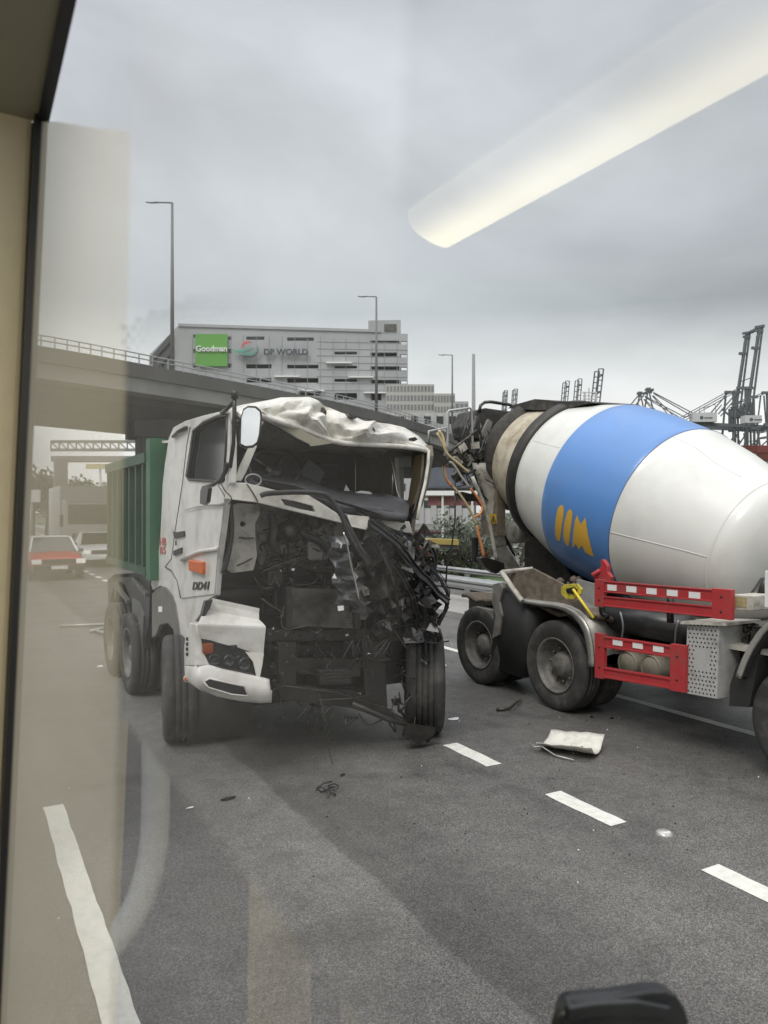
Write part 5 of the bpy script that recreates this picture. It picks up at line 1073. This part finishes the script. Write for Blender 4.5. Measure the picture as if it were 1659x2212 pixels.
for r_ in range(4):
    for c_ in range(2):
        x0 = 1600+c_*34+r_*2; k = (r_*3+c_*5) % 4; container(x0, x0+33, 962+r_*17, 978+r_*17, 260, cm[k], names_[k]+' container in the stack at the right edge, '+where[i]); i += 1
# behind, between the trucks
t = thing('container_lorry', on_n(985, 1106, 16.5)-V(0, 0, 2.35), 'dark blue container lorry beyond the rail seen between the trucks', 'lorry')
a, b = at(925, 1010, 32), at(1045, 1052, 32)
MB().plate([at(918, 1008, 32), at(1045, 1014, 32), at(1045, 1054, 32), at(918, 1054, 32)], cw(0, 2.5, 0)).build('container', bluec, t)
MB().plate([at(918, 1054, 31.9), at(1050, 1054, 31.9), at(1050, 1058, 31.9), at(918, 1058, 31.9)], cw(0, 2.5, 0)).build('flatbed', dark, t)
t = thing('roadside_canopy', at(985, 1106, 34)-V(0, 0, CH), 'white roofed canopy with a red banner between the trucks', 'canopy')
MB().plate([at(922, 1060, 30), at(1048, 1060, 30), at(1050, 1070, 30), at(920, 1070, 30)], cw(0, 6, 0)).build('roof', swhite, t)
MB().plate([at(925, 1072, 30.2), at(1046, 1072, 30.2), at(1046, 1092, 30.2), at(925, 1092, 30.2)], cw(0, .2, 0)).build('banner', mat('banner_red', (.20, .085, .08), .7, var=.6, scale=3), t)
m = MB()
for x in (956, 1020): m.bar(at(x, 1070, 30.1), V(at(x, 1106, 30.1).x, at(x, 1106, 30.1).y, 0), .06)
m.build('post', swhite, t)

def car(name, c, ang, m_, label, roofm=None, w_=1.72, l_=4.4, h_=1.46, group='vehicles held up behind the wreck', plate_=True):
    """car facing -Y before rotation; body swept along its length"""
    t = thing(name, c, label, 'car' if name != 'taxi' else 'taxi', group)
    W2 = w_/2; st_ = [(-l_/2, .35, .60, .88), (-l_/2+.08, .28, .70, .96), (-l_/2+1.0, .25, .86, 1), (-.35-l_*.06, .25, .92, 1), (.9, .25, .93, 1), (l_/2-.7, .25, .92, 1), (l_/2-.08, .28, .86, .97), (l_/2, .38, .72, .9)]
    rows = []
    for y, z0_, z1_, f in st_: rows.append([c+V(x*W2*f, y, z) for x, z in [(-.92, z0_), (-1, z0_+.15), (-1, z1_-.12), (-.93, z1_), (-.5, z1_+.03), (0, z1_+.035), (.5, z1_+.03), (.93, z1_), (1, z1_-.12), (1, z0_+.15), (.92, z0_)]])
    m = MB().grid(rows, None); m.add(rows[0], [tuple(range(11))]); m.add(rows[-1], [tuple(range(11))[::-1]]); m.build('body', m_, t, bev=.0)
    # greenhouse
    lo = [(-.92, -.75), (.92, -.75), (.92, 1.55), (-.92, 1.55)]; hi_ = [(-.74, -.05), (.74, -.05), (.74, 1.05), (-.74, 1.05)]
    m = MB(); v = [c+V(x*W2, y, .92) for x, y in lo]+[c+V(x*W2, y, h_-.05) for x, y in hi_]; m.add(v, [(0, 1, 5, 4), (1, 2, 6, 5), (2, 3, 7, 6), (3, 0, 4, 7)]); m.build('window_glass', glassd, t)
    MB().plate([c+V(x*W2*1.02, y, h_-.05) for x, y in hi_], (0, 0, .05)).build('roof', roofm or m_, t, bev=.03)
    m = MB()
    for i in range(4): m.bar(v[i], v[i+4], .07)
    m.build_each('pillar', roofm or m_, t)
    for s_ in (-1, 1):
        MB().cbox(c+V(s_*W2*.82-.16, -l_/2-.03, .58), c+V(s_*W2*.82+.14, -l_/2+.04, .74), .02).build('headlight', lampm, t)
        MB().cbox(c+V(s_*W2*1.02-.02, -.62, .90), c+V(s_*(W2+.16), -.54, 1.02), .02).build('mirror', black, t)
        for y in (-l_/2+.85, l_/2-.85): MB().lathe(c+V(s_*W2*.9-.1, y, .31), (1, 0, 0), [(0, .2), (0, .31), (.2, .31), (.2, .2)], 20).build('wheel', rubber, t)
    MB().b2(c+V(-W2*.62, -l_/2-.02, .58), c+V(W2*.62, -l_/2+.03, .74)).build('grille', black, t)
    MB().b2(c+V(-W2*.95, -l_/2-.07, .34), c+V(W2*.95, -l_/2+.02, .54)).build('bumper', black if name == 'taxi' else m_, t, bev=.02)
    if plate_: MB().b2(c+V(-.26, -l_/2-.09, .40), c+V(.26, -l_/2-.07, .52)).build('number_plate', refl, t)
    t.rotation_euler = (0, 0, ang); return t
car('taxi', V(2.9, 30.6, 0), .02, taxir, 'red taxi with pale roof waiting behind the wrecked truck', roofm=silver)
car('saloon_car', V(5.35, 36.5, 0), .0, silver, 'silver car behind the red taxi', w_=1.75)
car('saloon_car', V(-.6, 47, 0), .0, mat('car_white', (.6, .6, .58), .35), 'white car farther back to the left of the taxi', w_=1.75)
def lorry(c, label, m_, hgt=3.4, wd=2.35, name='lorry'):
    t = thing(name, c, label, 'lorry', 'vehicles held up behind the wreck'); W2 = wd/2
    MB().cbox(c+V(-W2, 0, .55), c+V(W2, 1.8, hgt*.80), .10).build('cab', m_, t)
    MB().cbox(c+V(-W2*1.04, 2.0, .9), c+V(W2*1.04, 8, hgt), .05).build('cargo_box', refl, t)
    MB().cbox(c+V(-W2*.9, -.03, hgt*.46), c+V(W2*.9, .06, hgt*.73), .03).build('windscreen', glassd, t)
    MB().b2(c+V(-W2, -.12, .4), c+V(W2, .02, .75)).build('bumper', mat('bumper_brown', (.14, .10, .08), .6), t)
    MB().b2(c+V(-W2*.75, -.05, .95), c+V(W2*.75, .01, 1.25)).build('grille', black, t)
    MB().b2(c+V(-W2*.95, .0, hgt*.76), c+V(W2*.95, .5, hgt*.80)).build('sun_visor', swhite, t)
    for s_ in (-1, 1):
        MB().cbox(c+V(s_*W2*.8-.15, -.15, .75), c+V(s_*W2*.8+.15, -.04, .95), .02).build('headlight', lampm, t)
        MB().cbox(c+V(s_*(W2+.2)-.08, -.1, 1.6), c+V(s_*(W2+.2)+.08, 0, 2.2), .02).build('mirror', black, t)
        for y in (.9, 6.4): MB().lathe(c+V(s_*W2*.88-.14, y, .45), (1, 0, 0), [(0, .25), (0, .45), (.28, .45), (.28, .25)], 22).build('wheel', rubber, t)
    return t
lorry(V(5.9, 42.0, 0), 'large pale lorry standing behind the silver car', mat('lorry_pale', (.8, .8, .77), .5), 3.75, 2.5)
lorry(V(-2.6, 58, 0), 'distant lorry at the far left beneath the flyover', mat('lorry_grey', (.3, .3, .3), .5), 3.2)
lorry(V(2.6, 70, 0), 'farthest lorry of the queue, under the sign gantry', mat('lorry_blue', (.10, .16, .22), .5), 3.6)
# sign gantry and signs on the left
t = thing('sign_gantry', cw(-22, 62, 0), 'steel lattice sign gantry across the road beneath the flyover', 'gantry')
def lat(m, x0, x1, ya, yb, Y):
    for y in (ya, yb): m.bar(at(x0, y, Y), at(x1, y, Y), .22)
    k = 12
    for i in range(k+1): x = x0+(x1-x0)*i/k; m.bar(at(x, ya, Y), at(x, yb, Y), .10)
    for i in range(k): m.bar(at(x0+(x1-x0)*i/k, ya, Y), at(x0+(x1-x0)*(i+1)/k, yb, Y), .08)
m = MB(); lat(m, 110, 330, 954, 972, 62); m.build('lattice_beam', mat('gantry_grey', (.22, .22, .21), .7), t)
MB().plate([at(110, 985, 62), at(330, 985, 62), at(330, 997, 62), at(110, 997, 62)], cw(0, 1, 0)).build('walkway', concrete, t)
MB().cbox(V(*(at(131, 1106, 62)-V(.5, .4, 2.35))), V(*(at(131, 990, 62)+V(.5, .4, 0))), .05).build('column', concrete, t)
def board(x0, x1, y0, y1, Y, m_, label, name='road_sign'):
    t = thing(name, V(at((x0+x1)/2, y1, Y).x, at((x0+x1)/2, y1, Y).y, 0), label, 'sign', 'signs on the left'); MB().plate([at(x0, y0, Y), at(x1, y0, Y), at(x1, y1, Y), at(x0, y1, Y)], cw(0, .15, 0)).build('panel', m_, t, bev=.02)
    q = at((x0+x1)/2, y1, Y); MB().tube([q+cw(0, .2, 0), V(q.x, q.y, 0)+cw(0, .2, 0)], .1, 8).build('post', galv, t)
board(42, 86, 1058, 1085, 48, swhite, 'blank white rectangular sign board at the far left')
board(185, 245, 1002, 1013, 75, mat('sign_cream', (.6, .5, .3), .6), 'long narrow cream sign strip behind the lorry')
board(126, 150, 1100, 1106, 55, swhite, 'small white sign plate beside the gantry column')
# trees and bushes
def tree(c, h, r, label, seed, n_=900, name='tree', trunk=True, leaf=.28, group='trees beyond the road', cat=None):
    g = random.Random(seed); t = thing(name, c, label, cat or ('tree' if trunk else 'bush'), group); m = MB(); cl = []
    for _ in range(14): a = g.uniform(0, 6.28); q = g.uniform(.2, 1)*r*.75; cl.append((c+V(math.cos(a)*q, math.sin(a)*q, h*g.uniform(.45 if trunk else .25, .88)), r*g.uniform(.28, .5)))
    for _ in range(n_):
        cc, rr = g.choice(cl); d = V(g.gauss(0, 1), g.gauss(0, 1), g.gauss(0, .8)).normalized()*rr*g.uniform(.5, 1.05); p = cc+d; a = V(g.uniform(-1, 1), g.uniform(-1, 1), g.uniform(-1, 1)).normalized(); b = a.orthogonal().normalized(); s_ = leaf*g.uniform(.5, 1.2)
        m.add([p-a*s_, p+b*s_*.5, p+a*s_, p-b*s_*.5], [(0, 1, 2, 3)])
    m.build('crown' if trunk else 'foliage', leafm, t); m = MB()
    if trunk:
        m.tube([c, c+V(.1, 0, h*.3), c+V(0, .1, h*.6)], [.03*h, .012*h], 8)
        for cc, rr in cl[:7]: m.tube([c+V(0, 0, h*.35), (c+V(0, 0, h*.5)).lerp(cc, .5), cc], [.012*h, .004*h], 6)
        m.build('trunk', bark, t)
    else:
        for cc, rr in cl[:8]: m.tube([c, cc], [.03, .01], 5)
        m.build('stem', bark, t)
for i, (px, Y, h, lb) in enumerate([(70, 66, 6.5, 'dark tree at the far left under the flyover, leftmost'), (100, 72, 6.2, 'dark tree left of the gantry column'), (160, 85, 6.5, 'tree behind the queue right of the gantry column'), (215, 90, 6.0, 'tree behind the green load bed')]):
    q = at(px, 1106, Y); tree(V(q.x, q.y, 0), h, h*.42, lb, 40+i)
for i, (px, Y, h, lb) in enumerate([(962, 28, 1.3, 'low bush beyond the rails left of the hanging rope'), (1000, 27, 2.6, 'tall dark bush beyond the rails between the trucks'), (1035, 28, 2.2, 'bush beside the mixer chute support'), (1120, 30, 2.3, 'bush seen under the mixer drum')]):
    q = at(px, 1106, Y); tree(V(q.x, q.y, 0), h, 1.5, lb, 60+i, 700, 'bush', False, .12, 'bushes between the trucks')
t = thing('road_barrier', at(962, 1106, 25)-V(0, 0, CH), 'yellow water filled barrier behind the guard rails', 'barrier')
q0, q1 = at(922, 1165, 24), at(992, 1178, 24); MB().plate([at(915, 1163, 24), at(992, 1166, 24), at(992, 1178, 24), at(915, 1175, 24)], cw(0, .5, 0)).build('body', yellowb, t, bev=.03)
MB().plate([at(915, 1175, 24.1), at(992, 1178, 24.1), at(992, 1186, 24.1), at(915, 1184, 24.1)], cw(0, .4, 0)).build('base', concd, t)
car('parked_car', V(19.2, 29.5, 0), 1.4, mat('car_maroon', (.20, .03, .03), .4), 'dark red parked car beyond the guard rails', plate_=False, group='cars beyond the rails')

# ================================================================== THE BUS THE PICTURE IS TAKEN FROM
BUS = thing('bus', V(-.6, 0, 0), 'interior edge of the bus: cream pillar, black window rubber and window panes', 'bus')
G0 = V(.12, 0, CH); dl = R(2.4); GN = V(math.cos(dl), 0, -math.sin(dl)); GU = V(math.sin(dl), 0, math.cos(dl))
def gp(s_, h, n_=0): return G0+V(0, s_, 0)+GU*h+GN*n_      # point on the window plane: along, up, outward
def glass_at(px, py, n_=0): r = ray(px, py); g_ = G0+GN*n_; t_ = (g_-O).dot(GN)/r.dot(GN); return O+r*t_
def mirror(p): return p-GN*2*((p-G0).dot(GN))
def slab(m, s0, s1, h0, h1, n0_, n1_):
    vs = [gp(s_, h, n_) for n_ in (n0_, n1_) for s_ in (s0, s1) for h in (h0, h1)]; return m.add(vs, [(0, 1, 3, 2), (4, 6, 7, 5), (0, 4, 5, 1), (2, 3, 7, 6), (0, 2, 6, 4), (1, 5, 7, 3)])
slab(MB(), 1.94, 2.2, -2.0, .93, -.26, -.012).build('pillar_trim', trim_c, BUS, bev=.012)
slab(MB(), -3, 1.94, .90, 1.0, -2.4, .0).build('ceiling', ceil_m, BUS)
slab(MB(), -1.5, 1.90, .885, .90, -.005, .018).build('top_gasket', gask, BUS)
slab(MB(), 1.90, 1.96, -1.4, .9, -.012, .016).build('side_gasket', gask, BUS)
slab(MB(), -3, 2.1, -2.0, -1.4, -.04, .02).build('lower_side_panel', trim_c, BUS)
slab(MB(), -3, 5, -2.1, 1.0, -2.5, -2.4).build('far_side_wall', ceil_m, BUS)
slab(MB(), 5, 5.1, -2.1, 1.0, -2.5, -.3).build('front_bulkhead', seat_m, BUS)
slab(MB(), -3, 5, -2.1, -2.0, -2.5, .0).build('bus_floor', seat_m, BUS)
# ceiling light along the gangway: half round diffuser with a rounded end
def real_of(px, py, h):     # real point whose reflection in the window is seen at that place, at height h on the bus
    r = ray(px, py); t_ = h/r.dot(GU); return mirror(O+r*t_)
LH = .86
e0 = real_of(966, 556, LH); e1 = real_of(882, 484, LH)
def cn(p): return (p-G0).dot(GN)
nl = (cn(e0)+cn(e1))/2; rl = abs(cn(e0)-cn(e1))/2; sl0 = max(e0.y, e1.y)
def half(m, s0, s1, nc_, r_, s1b=None):
    rows = []; s1b = s1 if s1b is None else s1b
    for k in range(13):
        a = math.pi*k/12; rows.append([gp(s0+((s1+(s1b-s1)*k/12)-s0)*u, .895-.04*math.sin(a)-.0, nc_+r_*math.cos(a)) for u in (0, .5, 1)])
    m.grid(rows, None)
tm = tube_m.node_tree; pg = tm.nodes.new('ShaderNodeNewGeometry'); ps = tm.nodes.new('ShaderNodeSeparateXYZ'); pm = tm.nodes.new('ShaderNodeMapRange'); pm.interpolation_type = 'SMOOTHSTEP'
xa = gp(0, LH, nl-rl).x; xb = gp(0, LH, nl+rl).x
tm.links.new(pg.outputs['Position'], ps.inputs[0]); tm.links.new(ps.outputs[0], pm.inputs[0])
pm.inputs[1].default_value = xa+.35*(xb-xa); pm.inputs[2].default_value = xb; pm.inputs[3].default_value = 7.0; pm.inputs[4].default_value = 1.0   # the tube sits at the far side of the cover
tm.links.new(pm.outputs[0], tm.nodes['Principled BSDF'].inputs['Emission Strength'])
m = MB(); half(m, -2.5, e1.y if cn(e1) > cn(e0) else e0.y, nl, rl, e0.y if cn(e1) > cn(e0) else e1.y); m.build('ceiling_or_fill_light', tube_m, BUS)
m = MB(); half(m, -2.5, .82, -.42, .12); m.build('ceiling_or_fill_light', mat('added_fill_diffuser', (.8, .8, .75), .4, emit=(1, .93, .78), es=11, var=0), BUS)  # added lamp strip, unseen, to brighten the cream pillar
# window: clear reflecting pane above, volume panes below that imitate reflected veils
clearg = glass_mat('window_glass', (1, 1, 1))
up = [glass_at(x, y) for x, y in [(858, -40), (858, 655)]]
s_l = up[0].y; slope = .50
zc0 = glass_at(858, 1106-(858+84)*slope); zc1 = glass_at(1700, 1106-(1700+84)*slope)
MB().add([gp(zc0.y, .89), zc0, zc1, gp(-1.2, (zc1-G0).dot(GU)), gp(-1.2, .89)], [(0, 1, 2, 3, 4)]).build('window_glass', clearg, BUS)
pillar_veil = volume_mat('pillar_reflection_veil', (1, .93, .74), 17.0)  # warm volume that imitates the bus pillar reflected in the window
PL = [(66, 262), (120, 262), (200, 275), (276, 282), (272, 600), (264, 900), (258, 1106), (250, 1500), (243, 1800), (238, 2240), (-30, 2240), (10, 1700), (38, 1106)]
MB().plate([glass_at(x, y, .002) for x, y in PL], GN*.005).build('pillar_reflection_pane', pillar_veil, BUS)
pane_veil = volume_mat('reflected_veil', (.97, .98, 1), 3.2)  # thin scattering volume that imitates the faint reflected veil
MB().plate([glass_at(x, y, .002) for x, y in [(284, -40), (852, -40), (856, 700), (856, 2240), (246, 2240), (266, 1106), (272, 900)]], GN*.005).build('reflected_veil_pane', pane_veil, BUS)
# lower part of the window as reflecting glass, its top edge level with the road
hb = (glass_at(360, 1106+444*1.27)-G0).dot(GU)
MB().add([gp(glass_at(263, 1106+347*1.27).y, hb), gp(.05, hb), gp(.05, -1.4), glass_at(236, 2500), glass_at(238, 2240), glass_at(243, 1800)], [(0, 1, 2, 3, 4, 5)]).build('lower_window_glass', clearg, BUS)
def rv(px, py, d): return mirror(at(px, py, d))
MB().tube([rv(345, 1200, 1.55), rv(338, 1500, 1.55), rv(335, 1780, 1.55), rv(322, 1880, 1.54), rv(290, 1970, 1.52), (rv(235, 2050, 1.5)), rv(190, 2090, 1.48)], .028, 14, sub=6).build('grab_pole', mat('pole_grey', (.66, .68, .70), .35, var=.02), BUS)
m = MB(); m.plate([rv(545, 1500, 2.1), rv(640, 1500, 2.1), rv(655, 2400, 2.1), rv(530, 2400, 2.1)], (-.03, 0, 0)).plate([rv(735, 1500, 2.4), rv(860, 1500, 2.4), rv(880, 2400, 2.4), rv(735, 2400, 2.4)], (-.03, 0, 0)); m.build('seat_side_panel', mat('panel_tan', (.86, .76, .52), .6), BUS)
# dot pattern of a reflected perforated panel, imitated by dark volume discs
fr = volume_mat('frit_dot', (.12, .12, .12), 75.0); m = MB()
for r_ in range(22):
    for c_ in range(26):
        x = 268+c_*20+(10 if r_ % 2 else 0)+rng.uniform(-1, 1); y = 618+r_*15+rng.uniform(-1, 1)-(x-268)*.02
        top_y = 705-95*math.sin(min(1, (x-262)/330)*math.pi*.5)
        if y < top_y or x > 560 or y > 930 or (y-620)+(x-262)*.55 > 480: continue
        f_ = 1-max(0, (x-380)/190)**1.5*.8
        q = [glass_at(x+7*f_*math.cos(a), y+6*f_*math.sin(a), .008) for a in [2*math.pi*k/10 for k in range(10)]]; n_ = len(q)
        m.add(q+[p+GN*.0012 for p in q], [tuple(range(n_)), tuple(range(n_, 2*n_))[::-1]]+[(k, (k+1) % n_, (k+1) % n_+n_, k+n_) for k in range(n_)])
fo_ = m.build('reflected_dots', fr, BUS); fo_['kind'] = 'stuff'
# mirror housing on the outside of the bus
def mh(px, py, d): return at(px, py+28, d)
d0 = 1.15
pts_f = [(1212, 2168), (1222, 2142), (1240, 2133), (1330, 2126), (1400, 2114), (1440, 2113), (1462, 2122), (1480, 2150), (1490, 2180), (1482, 2210), (1460, 2235), (1215, 2240)]
hm_ = MB().plate([mh(x, y, d0) for x, y in pts_f], cw(.0, .05, -.015)).build('outer_mirror_housing', mat('mirror_black', (.02, .022, .025), .35, var=.2, scale=20, bump=.1, bscale=200), BUS, bev=.018)
MB().plate([mh(x, y, d0-.01) for x, y in [(1228, 2150), (1290, 2140), (1380, 2136), (1452, 2150), (1440, 2172), (1330, 2170), (1228, 2180)]], cw(0, .03, 0)).build('housing_panel', MATS['mirror_black'], BUS, bev=.01)
MB().tube([mh(1226, 2148, d0+.02), mh(1208, 2158, d0+.02), mh(1196, 2190, d0+.02), mh(1190, 2240, d0)], .006, 8, sub=4).tube([mh(1222, 2160, d0), mh(1206, 2175, d0), mh(1202, 2240, d0)], .005, 8, sub=4).build('mirror_cable', black, BUS)
MB().tube([mh(1330, 2240, d0+.05), mh(1300, 2330, d0-.1), gp(.1, -1.5, .02)], .02, 8).build('mirror_arm', black, BUS)
